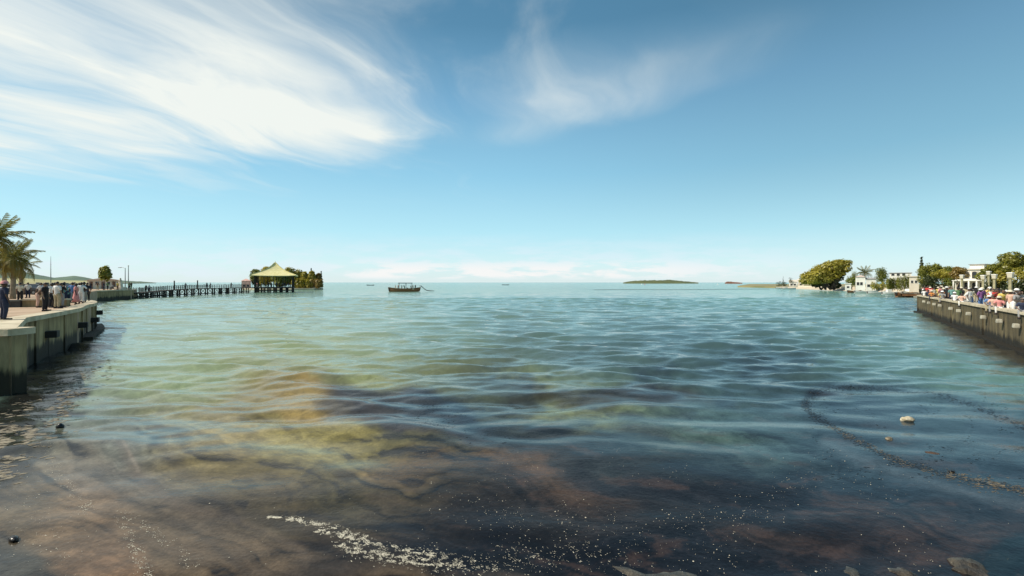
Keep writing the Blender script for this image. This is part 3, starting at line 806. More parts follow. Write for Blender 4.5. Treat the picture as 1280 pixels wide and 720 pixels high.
def palm(px, D, ycrown, z0, label, scale=1.0, nf=22, seed=0, dead=6, name='palm_tree', lean=0.4, group=None):
    rs = np.random.RandomState(seed); p = atd(px, D, z0); H = zat(ycrown, D)-z0
    root = empty(name, p, 0, label, 'palm tree', group)
    mb = MB(); pts = [(lean*math.sin(t*1.6)*H*0.10-lean*0.1*H, 0, t*H) for t in np.linspace(0, 1, 9)]
    mb.tube(pts, [0.24-0.10*i/8 for i in range(9)], 9); link('trunk', mb.mesh('trunk', True), root, M_bark)
    top = Vector(pts[-1])
    for k in range(nf):
        a = 2*math.pi*k/nf*2.4+rs.uniform(-.2, .2); lvl = k/nf
        me = FR[3] if lvl < 0.2 else FR[0] if lvl < 0.5 else FR[1] if lvl < 0.8 else FR[2]
        inst('frond', me, root, L_palm, top + Vector((0, 0, 0.15*(1-lvl))), (rs.uniform(-.2, .2), -0.75+lvl*1.15+rs.uniform(-.12, .12), a), (scale,)*3)
    for k in range(dead):
        a = rs.uniform(0, 6.28); o = inst('frond', FR[2], root, L_palmd, top - Vector((0, 0, 0.2)), (rs.uniform(-.2, .2), rs.uniform(0.5, 1.0), a), (scale*0.85,)*3)
        if k == 0: o['label'] = 'dry yellow frond'
    return root
palm(-5, 40, 298, DECK, 'tallest palm, its crown cut by the left frame edge', 0.95, 24, 1, 5)
palm(17, 44, 322, DECK, 'palm with yellow dry fronds behind the promenade on the left', 0.86, 26, 2, 16, lean=0.2)
palm(5, 50, 322, DECK, 'shorter palm between the two big ones at the left edge', 0.8, 20, 3, 14, lean=-0.3)
palm(27, 46, 334, DECK, 'slim low palm, rightmost of the left promenade palms', 0.66, 18, 5, 4, lean=0.5)

# round tree on the far quay
tree(122, 140, 333.5, 98, DECK, L_olive, 'round tree in front of the cream house on the far quay', shape='round', n=1300, trunk=0.30, seed=9, leaf=0.42)

# islet behind the pavilion: ground and its trees
ISD = 238.0
isl = [atd(px, ISD+dy) for px, dy in ((303, -6), (330, -12), (365, -13), (392, -10), (404, 0), (398, 14), (360, 22), (318, 16))]
ground_sheet('islet', [(p.x, p.y) for p in isl], 0.9, M_sand)
spec = [(313, 333, 337.5, L_green, 'round', 'green tree at the left end of the islet'),
        (322, 343, 334, L_gold, 'round', 'golden tree half hidden by the left slope of the pavilion roof'),
        (336, 358, 334.5, L_olive, 'round', 'olive tree directly behind the pavilion'),
        (352, 374, 335, L_gold, 'round', 'wide golden tree behind the right slope of the pavilion roof'),
        (364, 382, 337.0, L_gold, 'round', 'golden tree just right of the pavilion'),
        (374, 388, 340, L_gold, 'round', 'golden bush at the middle of the islet'),
        (384, 396, 339, L_gold, 'round', 'golden brown tree towards the right of the islet'),
        (392, 404, 342, L_brown, 'round', 'rusty brown bush at the right tip of the islet'),
        (343, 362, 344, L_green, 'round', 'dark tree in the shade behind the pavilion posts')]
for i, (a, b, y, lm, sh, lab) in enumerate(spec):
    tree(a, b, y, ISD + R.uniform(-4, 8), 0.9, lm, lab, 'broadleaf_tree', 'trees on the islet', sh, 2600, 0.03, seed=20+i, leaf=0.75)
for i, (px, y, lab) in enumerate(((389, 336.0, 'tallest dark conifer on the islet'), (401.5, 340.0, 'dark conifer at the right tip of the islet'), (320, 339, 'small dark conifer at the left end of the islet'))):
    tree(px-1.7, px+1.7, y, ISD+4, 0.9, L_dark, lab, 'conifer', 'conifers on the islet', 'spire', 420, 0.1, seed=60+i, leaf=0.7)
for i, (a, b, y, lab) in enumerate(((366, 378, 347, 'low golden shrub by the water right of the pavilion'), (376, 390, 349, 'low yellow shrub on the islet shore'), (388, 402, 348, 'low brown shrub on the islet shore near its tip'))):
    tree(a, b, y, ISD-6, 0.5, (L_gold, L_gold, L_brown)[i], lab, 'shrub', 'shrubs on the islet shore', 'hedge', 900, 0.0, seed=80+i, leaf=0.7, cat='shrub')

# far low islet and rock
ridge('far_islet', [(779, 353.2), (788, 351.6), (800, 350.6), (820, 350.1), (838, 350.3), (855, 351.5), (873, 353.3)], 1500, 120, mat('islet_scrub', (0.07, 0.09, 0.035), 0.95, scale=0.03, col2=(0.12, 0.13, 0.05), obj=False), 0.0, 7, 90, 0.25)
ridge('far_rock', [(906, 353.3), (908, 352.0), (914, 352.3), (920, 352.9), (928, 353.6)], 1300, 30, mat('red_rock', (0.22, 0.10, 0.06), 0.9, scale=0.05), 0.0, 6, 24, 0.4)

# ------------------------------------------------------------------ right shore: vegetation
RT = [  # px0, px1, ytop, D, z0, leaf, shape, trunk, n, name, label
    (971, 983, 351, 300, 1.0, L_dark, 'hedge', 0, 500, 'shrub', 'dark low shrub at the very tip of the right shore'),
    (977, 981, 345.5, 305, 1.0, L_dark, 'spire', 0.1, 260, 'conifer', 'small dark conifer at the tip of the right shore'),
    (985, 992, 346.5, 300, 1.0, L_dark, 'flat', 0.4, 300, 'broadleaf_tree', 'small dark tree beside the white cottage at the tip'),
    (1055, 1075, 344.5, 185, 1.1, L_green, 'round', 0.2, 1200, 'broadleaf_tree', 'low green tree right of the great leaning tree'),
    (1064, 1074, 338.5, 190, 1.1, L_olive, 'round', 0.3, 700, 'broadleaf_tree', 'small olive tree behind the low green one, left of the shore palm'),
    (1092, 1113, 334.5, 165, 1.1, L_green, 'round', 0.22, 1800, 'broadleaf_tree', 'round green tree standing alone between the shore houses'),
    (1088, 1108, 352, 160, 1.1, L_gold, 'hedge', 0, 700, 'hedge', 'low golden hedge below the round green tree'),
    (1108, 1124, 346, 150, 1.1, L_olive, 'hedge', 0, 3000, 'hedge', 'pale green hedge in the middle of the right shore'),
    (1122, 1138, 343, 145, 1.1, L_olive, 'hedge', 0, 3000, 'hedge', 'tall clipped olive hedge beside the pale block house'),
    (1145, 1170, 330, 115, 1.5, L_olive, 'flat', 0.22, 2400, 'broadleaf_tree', 'layered olive tree at the left end of the promenade grove'),
    (1149, 1174, 344, 108, 1.5, L_dark, 'round', 0.1, 1500, 'broadleaf_tree', 'dark rounded tree at the foot of the promenade grove'),
    (1157, 1188, 328.5, 120, 1.5, L_olive, 'flat', 0.35, 2400, 'broadleaf_tree', 'wide olive tree over the middle of the promenade grove'),
    (1166, 1190, 334, 95, LOWR, L_gold, 'flat', 0.55, 1800, 'broadleaf_tree', 'golden tree with pale bare trunks above the crowd'),
    (1186, 1210, 333, 90, LOWR, L_brown, 'flat', 0.5, 2000, 'broadleaf_tree', 'brown leaved tree left of the white mansion'),
    (1176, 1202, 331, 112, 1.5, L_green, 'flat', 0.2, 2600, 'broadleaf_tree', 'green tree filling the gap between the grove and the mansion'),
    (1222, 1256, 327, 75, LOWR, L_olive, 'flat', 0.40, 3000, 'broadleaf_tree', 'spreading olive tree right of the white mansion'),
    (1240, 1268, 334, 72, LOWR, L_gold, 'round', 0.15, 2200, 'broadleaf_tree', 'golden bushy tree behind the lamp pillars'),
    (1250, 1292, 315.5, 70, LOWR, L_olive, 'flat', 0.50, 3200, 'broadleaf_tree', 'tallest layered tree at the right frame edge'),
    (1262, 1300, 333, 66, LOWR, L_gold, 'flat', 0.1, 2800, 'broadleaf_tree', 'golden lower tree at the right frame edge'),
    (1232, 1258, 349, 64, LOWR, L_dark, 'hedge', 0, 1200, 'hedge', 'dark hedge behind the crowd under the lamp pillars'),
    (1258, 1300, 350, 60, LOWR, L_dark, 'hedge', 0, 1500, 'hedge', 'dark hedge behind the crowd at the right frame edge'),
    (1152, 1186, 353, 100, LOWR, L_dark, 'hedge', 0, 1000, 'hedge', 'dark hedge behind the far end of the crowd'),
]
for i, (a, b, y, D, z0, lm, sh, tk, n, nm, lab) in enumerate(RT):
    tree(a, b, y, D, z0, lm, lab, nm, None, sh, n, tk, M_bark if i in (12, 13, 14) else M_barkd, 200+i, cat={'hedge': 'hedge', 'shrub': 'shrub'}.get(nm, 'tree'), leaf=max(0.22, (b-a)/F*D*0.05))
tree(1148.5, 1155.5, 323, 118, 1.5, L_dark, 'slim dark conifer whose tip stands above the promenade grove', 'conifer', None, 'spire', 500, 0.45, seed=401, leaf=0.45)
palm(1081, 178, 341, 1.1, 'palm over the pink roofed house on the right shore', 1.35, 20, 9, 2)

# ------------------------------------------------------------------ buildings
def house(px0, px1, ytop, D, z0, depth, m, label, name='house', roof='flat', roofm=None, wins=(), doors=(), rh=0.9, rz=0.0, cat='house', over=0.25):
    th = math.atan(((px0+px1)/2-640)/F); ct = math.cos(th); W = (px1-px0)/F*D*ct*0.94; H = zat(ytop, D)-z0
    c = atd((px0+px1)/2, D+depth/2*ct, z0); r = empty(name, c, rz-th, label, cat)
    mb = MB(); mb.box((0, 0, H/2-0.2), (W, depth, H+0.4)); mb.build('wall', m, r)
    if roof == 'flat':
        mb = MB(); mb.box((0, 0, H+0.13), (W+over*2, depth+over*2, 0.25)); mb.build('roof', roofm or m, r)
    elif roof == 'hip':
        a, b = W/2+over, depth/2+over; k = max(0.2, a-b) if a > b else 0.2
        v = [(-a, -b, H), (a, -b, H), (a, b, H), (-a, b, H), (-k, 0, H+rh), (k, 0, H+rh)]
        mb = MB(); mb.raw(v, [(3, 2, 1, 0), (0, 1, 5, 4), (1, 2, 5), (2, 3, 4, 5), (3, 0, 4)]); mb.build('roof', roofm or M_greyroof, r)
    elif roof == 'gable':
        a, b = W/2+over, depth/2+over
        v = [(-a, -b, H), (a, -b, H), (a, b, H), (-a, b, H), (-a, 0, H+rh), (a, 0, H+rh)]
        mb = MB(); mb.raw(v, [(3, 2, 1, 0), (0, 1, 5, 4), (1, 2, 5), (2, 3, 4, 5), (3, 0, 4)]); mb.build('roof', roofm or M_greyroof, r)
    for (u, zc_, ww, hh) in wins:
        f = MB().box((-W/2+u*W, -depth/2-0.02, zc_), (ww+0.18, 0.10, hh+0.18)).build('window', M_white, r)
        MB().box((-W/2+u*W, -depth/2-0.055, zc_), (ww, 0.08, hh)).build('pane', M_glass, f)
    for (u, ww, hh) in doors:
        MB().box((-W/2+u*W, -depth/2-0.03, hh/2), (ww, 0.10, hh)).build('door', M_door, r)
    return r
# house on the far left quay
house(108, 151, 350.6, 112, DECK, 8, M_cream, 'low cream house with brown roof on the far quay behind the round tree', roof='hip', roofm=M_brownroof, rh=0.75, over=0.7,
      wins=((0.30, 1.5, 0.6, 0.7), (0.65, 1.5, 0.6, 0.7)), doors=((0.12, 0.6, 1.9), (0.48, 0.6, 1.9), (0.82, 0.6, 1.9)))
house(40, 66, 357, 150, DECK, 7, M_white, 'low white shed behind the people on the left promenade', roof='flat', roofm=M_greyroof, wins=((0.3, 1.2, 1.2, 0.8), (0.7, 1.2, 1.2, 0.8)))
house(74, 92, 358.2, 150, DECK, 6, M_cream, 'low cream shed left of the brown roofed house', roof='gable', roofm=M_greyroof, rh=0.6, wins=((0.5, 1.1, 1.0, 0.7),))
house(301.5, 314, 351.0, 236, 0.6, 7, M_pink, 'pink walled house at the left end of the islet, half behind the pier', roof='hip', roofm=M_pink, rh=1.2, wins=((0.3, 1.5, 0.9, 1.0), (0.7, 1.5, 0.9, 1.0)))
# right shore
house(986, 997, 352.5, 300, 1.0, 6, M_white, 'white cottage at the tip of the right shore', roof='gable', rh=1.5, roofm=M_cream, wins=((0.3, 1.5, 1.2, 1.0), (0.7, 1.5, 1.2, 1.0)))
house(997, 1005, 350.5, 310, 1.0, 6, M_cream, 'cream cottage tucked against the left side of the leaning tree', roof='gable', rh=1.2, roofm=M_cream, wins=((0.5, 1.5, 1.2, 1.0),))
house(1056, 1064, 355, 175, 1.1, 5, M_white, 'small white hut at the foot of the low green tree', roof='flat', wins=((0.5, 1.0, 0.8, 0.7),))
house(1069, 1082, 346.5, 172, 1.1, 7, M_white, 'white house with pale pink roof on the right shore', roof='hip', rh=0.9, roofm=mat('pale_pink_roof', (0.62, 0.48, 0.40), 0.8), wins=((0.25, 2.4, 0.8, 1.2), (0.6, 2.4, 0.8, 1.2)))
house(1082, 1095, 349, 170, 1.1, 7, M_white, 'long white house left of the round green tree', roof='gable', rh=0.7, roofm=M_greyroof, wins=((0.3, 1.6, 1.0, 1.0), (0.7, 1.6, 1.0, 1.0)))
house(1111, 1140, 341.5, 175, 1.1, 9, M_white, 'long white two storey house rising behind the clipped hedge', roof='flat', roofm=M_greyroof, wins=((0.15, 6.2, 0.9, 1.1), (0.4, 6.2, 0.9, 1.1), (0.65, 6.2, 0.9, 1.1)))
house(1136, 1149, 346, 135, 1.3, 5, M_cream, 'pale block house between the clipped hedge and the grove', roof='flat', wins=((0.3, 2.9, 0.5, 0.8), (0.7, 2.9, 0.5, 0.8)))
# sea wall of the right shore
sw = empty('sea_wall', (inner[0][0], inner[0][1], 0), 0, 'low pale sea wall along the right shore above the beach', 'sea wall')
for i in range(len(inner)-2):
    a = Vector(inner[i]); b = Vector(inner[i+1]); t = (b-a).normalized(); n_ = Vector((t.y, -t.x))*0
    k = max(1, int((b-a).length/8)); o0 = Vector(inner[0])
    for j in range(k):
        p = a.lerp(b, j/k)-o0; q = a.lerp(b, (j+0.985)/k)-o0; nn_ = Vector((-t.y, t.x))*0.6
        mb = MB(); mb.raw(*strip_solid(p, q, p-nn_, q-nn_, 0.5, 1.9)); mb.build('panel', M_cream, sw)

# white mansion above the promenade
def mansion():
    D = 105.0; th = math.atan((1220-640)/F); ct = math.cos(th); W = 36/F*D*ct*1.15; z0 = LOWR; H = zat(337, D)-z0; dp = 7
    r = empty('mansion', atd(1220, D+dp/2*ct, z0), -th-0.25, 'white two storey mansion with arched dark windows above the crowd', 'mansion')
    MB().box((0, 0, H/2-0.2), (W, dp, H+0.4)).build('wall', M_white, r)
    MB().box((0, 0, H+0.12), (W+0.7, dp+0.7, 0.22)).build('cornice', M_cream, r)
    MB().box((0, 0, H*0.5), (W+0.24, dp+0.24, 0.16)).build('string_course', M_cream, r)
    MB().box((0.6, 0, H+0.75), (W*0.45, dp*0.5, 1.0)).build('roof_pavilion', M_white, r)
    MB().box((0.6, 0, H+1.33), (W*0.52, dp*0.58, 0.14)).build('roof', M_greyroof, r)
    for fl in range(2):
        for k in range(4):
            x = -W/2+W*(0.12+0.25*k); z = H*(0.25+0.5*fl); ww, hh = 0.85, 1.6
            f = MB().box((x, -dp/2-0.03, z), (ww+0.2, 0.12, hh+0.25)).build('window', M_cream, r)
            mb = MB(); mb.box((x, -dp/2-0.07, z-0.1), (ww, 0.1, hh-0.2))
            mb.lathe((0, 0, 0), [(0.001, 0)]*2, 3) if False else None
            pts = [(x-ww/2, z+hh/2-0.2)]+[(x-ww/2*math.cos(a), z+hh/2-0.2+ww/2*math.sin(a)*0.6) for a in np.linspace(0.2, math.pi-0.2, 7)]+[(x+ww/2, z+hh/2-0.2)]
            b0 = len(pts)
            mb.raw([(p[0], -dp/2-0.12, p[1]) for p in pts]+[(p[0], -dp/2-0.02, p[1]) for p in pts], [tuple(range(b0)), tuple(range(2*b0-1, b0-1, -1))]+[(i+1, i, b0+i, b0+i+1) for i in range(b0-1)])
            mb.build('pane', M_glass, f)
    for k in range(5):
        x = -W/2+W*k/4*0.985+0.1
        MB().tube([(x, -dp/2-1.6, 0), (x, -dp/2-1.6, H*0.5-0.1)], 0.16, 10).build('column', M_white, r, True)
    MB().box((0, -dp/2-0.95, H*0.5-0.01), (W+0.3, 1.7, 0.22)).build('balcony', M_white, r)
    return r
mansion()

# ------------------------------------------------------------------ lamps, poles, masts
def lamp_pillar(px, D, ylamp, label):
    z1 = zat(ylamp, D)-LOWR; r = empty('lamp_pillar', atd(px, D, LOWR), rad(20), label, 'lamp', 'lamp pillars on the right promenade')
    MB().box((0, 0, 0.2), (0.62, 0.62, 0.4)).build('plinth', M_pillar, r, bevel=0.03)
    MB().box((0, 0, (z1-0.5+0.4)/2), (0.23, 0.23, z1-0.9)).build('shaft', M_pillar, r, bevel=0.03)
    MB().box((0, 0, z1-0.46), (0.40, 0.40, 0.10)).build('capital', M_pillar, r)
    MB().box((0, 0, z1-0.18), (0.34, 0.34, 0.44), 0, 1.25).build('lantern', M_lamp, r)
    MB().box((0, 0, z1+0.085), (0.50, 0.50, 0.08), 0, 0.8).build('lantern_cap', M_white, r)
for px, D, y, lab in ((1263, 45, 342, 'square lantern on a tall pale pillar, rightmost lamp over the crowd'), (1243, 55, 344, 'square lantern pillar in front of the golden bushy tree'),
                      (1229, 58, 345, 'lantern pillar just right of the white mansion'), (1202.5, 66, 344.5, 'lantern pillar in front of the left corner of the white mansion'),
                      (1236, 64, 340, 'pillar with the highest lantern behind the others, right of the mansion')):
    lamp_pillar(px, D, y, lab)
def street_pole(px, D, ytop, label, arm=0):
    H = zat(ytop, D)-DECK; r = empty('street_lamp', atd(px, D, DECK), 0, label, 'street lamp', 'street lamps on the far left quay')
    MB().tube([(0, 0, 0), (0, 0, H)], [0.11, 0.06], 8).build('pole', M_pole, r)
    if arm:
        MB().tube([(0, 0, H-0.05), (arm*0.8, 0, H+0.2), (arm, 0, H+0.15)], 0.045, 6).build('arm', M_pole, r)
        MB().box((arm, 0, H+0.10), (0.6, 0.25, 0.12)).build('lamp_head', M_pole, r)
    else: MB().lathe((0, 0, H), [(0.05, 0), (0.16, 0.05), (0.12, 0.22), (0.02, 0.27)]).build('lamp_head', M_lamp, r)
street_pole(156.5, 104, 335, 'thin street lamp with an arm to the left on the far quay', -1.3)
street_pole(160.5, 103, 333, 'taller plain lamp pole nearest the pier entrance')
r = empty('mast', atd(63.5, 330, DECK-0.3), 0, 'tall thin mast rising over the hills on the left', 'mast')
MB().tube([(0, 0, 0), (0, 0, zat(320, 330)-DECK)], [0.32, 0.10], 6).build('pole', M_pole, r)
for k in range(3): MB().box((0, 0, 8+k*4.0), (0.9, 0.2, 0.12)).build('crossbar', M_pole, r)

# ------------------------------------------------------------------ pier and pavilion
pier_a = at(167.5, 372.6, 0); pier_b = at(300, 367.0, 0)
PP = [(pier_a.x, pier_a.y, 1.35)]
prof = [(167.5, 104.0, 2.05), (187, 114, 1.55), (210, 122, 1.85), (235, 132, 2.05), (270, 147, 2.10), (312, 166, 2.12)]
def pier_pt(t):
    t = max(0, min(1, t)); xs = [0, .16, .32, .48, .72, 1.0]
    px = np.interp(t, xs, [p[0] for p in prof]); D = np.interp(t, xs, [p[1] for p in prof]); z = np.interp(t, xs, [p[2] for p in prof])
    return Vector(((px-640)/F*D, D, z))
prof[0] = (166.5, 104.5, 1.45)
pr = empty('pier', (pier_pt(0).x, pier_pt(0).y, 0), 0, 'long dark timber pier on piles leading out to the pavilion', 'pier')
po = pr.location.copy()
ND = 44; deckpts = [pier_pt(i/ND)-po for i in range(ND+1)]
for i in range(ND):
    a, b = deckpts[i], deckpts[i+1]; t = (b-a).normalized(); s = Vector((t.y, -t.x, 0))*1.25
    mb = MB(); v = [a-s, b-s, b+s, a+s]; v = [Vector(q)-Vector((0, 0, 0.22)) for q in v]+v
    mb.raw(v, [(0, 3, 2, 1), (4, 5, 6, 7), (0, 1, 5, 4), (1, 2, 6, 5), (2, 3, 7, 6), (3, 0, 4, 7)]); mb.build('deck_panel', M_wood, pr)
NPI = 17
for i in range(NPI):
    c = pier_pt((i+0.35)/NPI)-po; c2 = pier_pt(min(1, (i+0.40)/NPI))-po; t = (c2-c).normalized(); s = Vector((t.y, -t.x, 0)); t2 = Vector((t.x, t.y, 0))
    for sg in (-1, 1):
        for dl in (-0.55, 0.55):
            q = c+s*sg*1.05+t2*dl; MB().tube([(q.x, q.y, -1.2), (q.x, q.y, c.z-0.2)], 0.17, 7).build('pile', M_wood, pr)
    q0 = c+s*1.05; q1 = c-s*1.05
    MB().box((c.x, c.y, 0.35), (1.3, 2.4, 0.26), math.atan2(t.y, t.x)).build('pile_cap', M_wood, pr)
    for sg in (-1, 1):
        a = c+t2*0.6+s*sg*1.05; b = c+t2*2.9+s*sg*1.05; a2 = c-t2*0.6+s*sg*1.05; b2_ = c-t2*2.9+s*sg*1.05
        MB().tube([(a.x, a.y, 0.35), (b.x, b.y, c.z-0.2)], 0.055, 5).build('brace', M_wood, pr)
        MB().tube([(a2.x, a2.y, 0.35), (b2_.x, b2_.y, c.z-0.2)], 0.055, 5).build('brace', M_wood, pr)
NPO = 68
for sg in (-1, 1):
    rail = []
    for i in range(NPO+1):
        c = pier_pt(i/NPO)-po; c2 = pier_pt(min(1, (i+.2)/NPO))-po if i < NPO else c; c0 = pier_pt((i-.2)/NPO)-po
        t = (c2-c0).normalized(); s = Vector((t.y, -t.x, 0)); q = c+s*sg*1.15; rail.append(q)
        tall = 1.15 if i % 4 else 1.3
        MB().box((q.x, q.y, q.z+tall/2), (0.085, 0.085, tall)).build('rail_post', M_wood, pr)
    for hh in (1.05, 0.55):
        MB().tube([(p.x, p.y, p.z+hh) for p in rail], 0.03, 5).build('rail', M_wood, pr)
for t_ in (0.37, 0.56):   # taller posts
    c = pier_pt(t_)-po; MB().box((c.x+0.8, c.y-1.0, c.z+1.3), (0.22, 0.22, 2.6)).build('lamp_post', M_wood, pr)

def pavilion():
    D = 174.0; s1 = F/D; cx = 344.0
    c = atd(cx, D, 0); r = empty('pavilion', (c.x, c.y, 0), rad(24), 'square pavilion with pale flared two tier thatch roof at the end of the pier', 'pavilion')
    half = 7.4; dz = 2.12
    MB().box((0, 0, dz-0.2), (half*2-1.2, half*2-1.2, 0.4)).build('platform', M_wood, r)
    for i in range(7):
        for j in range(7):
            if 0 < i < 6 and 0 < j < 6 and (i+j) % 2: continue
            x = -half+1.0+i*(half*2-2)/6; y = -half+1.0+j*(half*2-2)/6
            MB().tube([(x, y, -1.2), (x, y, dz-0.4)], 0.17, 7).build('pile', M_wood, r)
    for sx in (-1, 1):
        MB().box((sx*(half-1.0), 0, 0.55), (0.18, half*2-1.8, 0.22)).build('brace', M_wood, r)
        MB().box((0, sx*(half-1.0), 0.80), (half*2-1.8, 0.18, 0.22)).build('brace', M_wood, r)
    eave = zat(344.6, D)
    for i in range(5):
        for j in range(5):
            if 0 < i < 4 and 0 < j < 4: continue
            x = (-1+i*0.5)*(half-0.9); y = (-1+j*0.5)*(half-0.9)
            MB().box((x, y, (dz+eave)/2+0.1), (0.26, 0.26, eave-dz+0.2)).build('post', M_wood, r)
    # railing with bars
    for sg in (-1, 1):
        for ax in (0, 1):
            L = half*2-1.8; k = 14
            for q in range(k+1):
                u = -L/2+L*q/k; x, y = (u, sg*(half-0.9)) if ax == 0 else (sg*(half-0.9), u)
                MB().box((x, y, dz+0.5), (0.09, 0.09, 1.0)).build('baluster', M_wood, r)
            sz = (L, 0.12, 0.12) if ax == 0 else (0.12, L, 0.12)
            o_ = (0, sg*(half-0.9)) if ax == 0 else (sg*(half-0.9), 0)
            MB().box((o_[0], o_[1], dz+1.06), sz).build('handrail', M_wood, r)
            o_ = (0, sg*(half-0.62)) if ax == 0 else (sg*(half-0.62), 0)
            MB().box((o_[0]*0.985, o_[1]*0.985, eave-0.1), (sz[0]+0.4 if ax == 0 else 0.2, sz[1]+0.4 if ax == 1 else 0.2, 0.34)).build('eave_beam', M_wood, r)
    peak = zat(329.0, D)
    pf = [(half+0.5, eave-0.1), (half*0.78, eave+0.75), (half*0.50, eave+1.75), (half*0.34, eave+2.55), (half*0.17, eave+3.7), (0.25, peak-0.1)]
    for side in range(4):
        M = Matrix.Rotation(side*math.pi/2, 3, 'Z'); v = []; f = []
        nseg = 6
        for (h, z) in pf:
            for k in range(nseg+1):
                u = -h+2*h*k/nseg; v.append(M @ Vector((u, -h, z + 0.22*abs(u/h)**3)))
        for a in range(len(pf)-1):
            for k in range(nseg): f.append((a*(nseg+1)+k, a*(nseg+1)+k+1, (a+1)*(nseg+1)+k+1, (a+1)*(nseg+1)+k))
        vb = [p-Vector((0, 0, 0.22)) for p in v]; n0 = len(v)
        v2 = v+vb; f2 = f+[tuple(n0+i for i in q[::-1]) for q in f]+[(k, n0+k, n0+k+1, k+1) for k in range(nseg)]
        MB().raw(v2, f2).build('roof_slope', M_thatch, r)
    mb = MB()
    for side in range(4):
        M = Matrix.Rotation(side*math.pi/2, 3, 'Z')
        mb.tube([M @ Vector((-h, -h, z+0.30)) for h, z in pf], 0.13, 5)
    mb.build('hip_ridge', M_thatch, r)
    MB().lathe((0, 0, peak-0.3), [(0.45, 0), (0.30, 0.4), (0.08, 0.9), (0.02, 1.3)], 8).build('finial', M_thatch, r)
    return r, dz
pav, pav_z = pavilion()
mb = MB(); mb2 = MB()
c = pier_pt(1.0)-po; e = Vector((atd(336, 172).x, 170.0, 0))-Vector((po.x, po.y, 0)); d = (e-c); 
mb.box(((c.x+e.x)/2, (c.y+e.y)/2, 2.0), (math.hypot(d.x, d.y), 2.6, 0.22), math.atan2(d.y, d.x)); mb.build('deck_panel', M_wood, pr)

# ------------------------------------------------------------------ people
def chain_mesh(name, chains, sub=1, vox=0.013, tris=2600):
    """one continuous surface grown over tapered limbs; chains: lists of (point, radius)"""
    mb = MB()
    for ch in chains:
        P_ = [Vector(p) for p, r in ch]; R_ = [r for p, r in ch]
        pts = []; rr_ = []
        for i in range(len(P_)-1):
            k = max(2, int((P_[i+1]-P_[i]).length/0.03))
            for q in range(k): pts.append(P_[i].lerp(P_[i+1], q/k)); rr_.append(R_[i]+(R_[i+1]-R_[i])*(q/k))
        pts.append(P_[-1]); rr_.append(R_[-1])
        mb.tube(pts, rr_, 10)
        for p, r in ((P_[0], R_[0]), (P_[-1], R_[-1])):
            mb.lathe(tuple(p), [(r*math.cos(u)+1e-4, r*math.sin(u)) for u in np.linspace(-1.5, 1.5, 7)], 10)
    me = mb.mesh('tmp_'+name)
    o = bpy.data.objects.new('tmp', me); COL.objects.link(o)
    m = o.modifiers.new('r', 'REMESH'); m.mode = 'VOXEL'; m.voxel_size = vox; m.use_smooth_shade = True
    m = o.modifiers.new('s', 'SMOOTH'); m.factor = 0.5; m.iterations = 3
    dg = bpy.context.evaluated_depsgraph_get(); dg.update(); nf = len(o.evaluated_get(dg).data.polygons)*2
    m = o.modifiers.new('d', 'DECIMATE'); m.ratio = min(1.0, tris/max(1, nf))
    dg.update(); ev = o.evaluated_get(dg)
    out = bpy.data.meshes.new_from_object(ev); out.name = name
    bpy.data.objects.remove(o); bpy.data.meshes.remove(me)
    out.materials.clear(); out.materials.append(None); out.shade_smooth()
    return out

def pose(name):
    """joints of a 1.70 m figure facing -Y"""
    j = dict(pel=(0, 0, .93), spi=(0, .0, 1.12), che=(0, 0, 1.33), nek=(0, 0, 1.45), hed=(0, -.02, 1.575), top=(0, -.01, 1.65))
    for s, S in ((-1, 'l'), (1, 'r')):
        j['sh'+S] = (s*.17, 0, 1.38); j['el'+S] = (s*.23, .02, 1.12); j['wr'+S] = (s*.24, -.05, .88); j['ha'+S] = (s*.24, -.07, .80)
        j['hi'+S] = (s*.09, 0, .88); j['kn'+S] = (s*.105, -.02, .49); j['an'+S] = (s*.11, .03, .09); j['to'+S] = (s*.13, -.13, .03)
    if name == 'hips':
        for s, S in ((-1, 'l'), (1, 'r')): j['el'+S] = (s*.38, .08, 1.15); j['wr'+S] = (s*.20, -.06, 1.02); j['ha'+S] = (s*.14, -.10, 1.00)
    if name == 'phone':
        j['elr'] = (.24, -.14, 1.17); j['wrr'] = (.12, -.34, 1.38); j['har'] = (.09, -.38, 1.44)
        j['ell'] = (-.24, -.14, 1.17); j['wrl'] = (-.10, -.34, 1.36); j['hal'] = (-.07, -.38, 1.42)
    if name == 'walk':
        j['knl'] = (-.10, -.20, .52); j['anl'] = (-.10, -.16, .10); j['tol'] = (-.11, -.31, .05); j['knr'] = (.10, .06, .49); j['anr'] = (.10, .30, .13); j['tor'] = (.11, .18, .03)
        j['elr'] = (.24, -.10, 1.14); j['wrr'] = (.22, -.28, .98); j['har'] = (.21, -.34, .94); j['ell'] = (-.24, .14, 1.14); j['wrl'] = (-.25, .20, .90); j['hal'] = (-.25, .20, .82)
    if name == 'lean':
        for k in ('spi', 'che', 'nek', 'hed', 'top', 'shl', 'shr'):
            x, y, z = j[k]; dz = z-.93; j[k] = (x, y-dz*.55, .93+dz*.84)
        for s, S in ((-1, 'l'), (1, 'r')): j['el'+S] = (s*.25, -.38, 1.04); j['wr'+S] = (s*.16, -.58, .98); j['ha'+S] = (s*.13, -.66, .99)
    if name == 'sit':
        for k in list(j): x, y, z = j[k]; j[k] = (x, y+0.0, z-.43)
        for s, S in ((-1, 'l'), (1, 'r')):
            j['hi'+S] = (s*.09, 0, .47); j['kn'+S] = (s*.12, -.42, .50); j['an'+S] = (s*.12, -.46, .09); j['to'+S] = (s*.13, -.62, .03)
            j['el'+S] = (s*.26, -.14, .74); j['wr'+S] = (s*.15, -.34, .60); j['ha'+S] = (s*.12, -.41, .57)
        for k in ('che', 'nek', 'hed', 'top', 'shl', 'shr'): x, y, z = j[k]; j[k] = (x, y-.06, z)
    return {k: Vector(v) for k, v in j.items()}

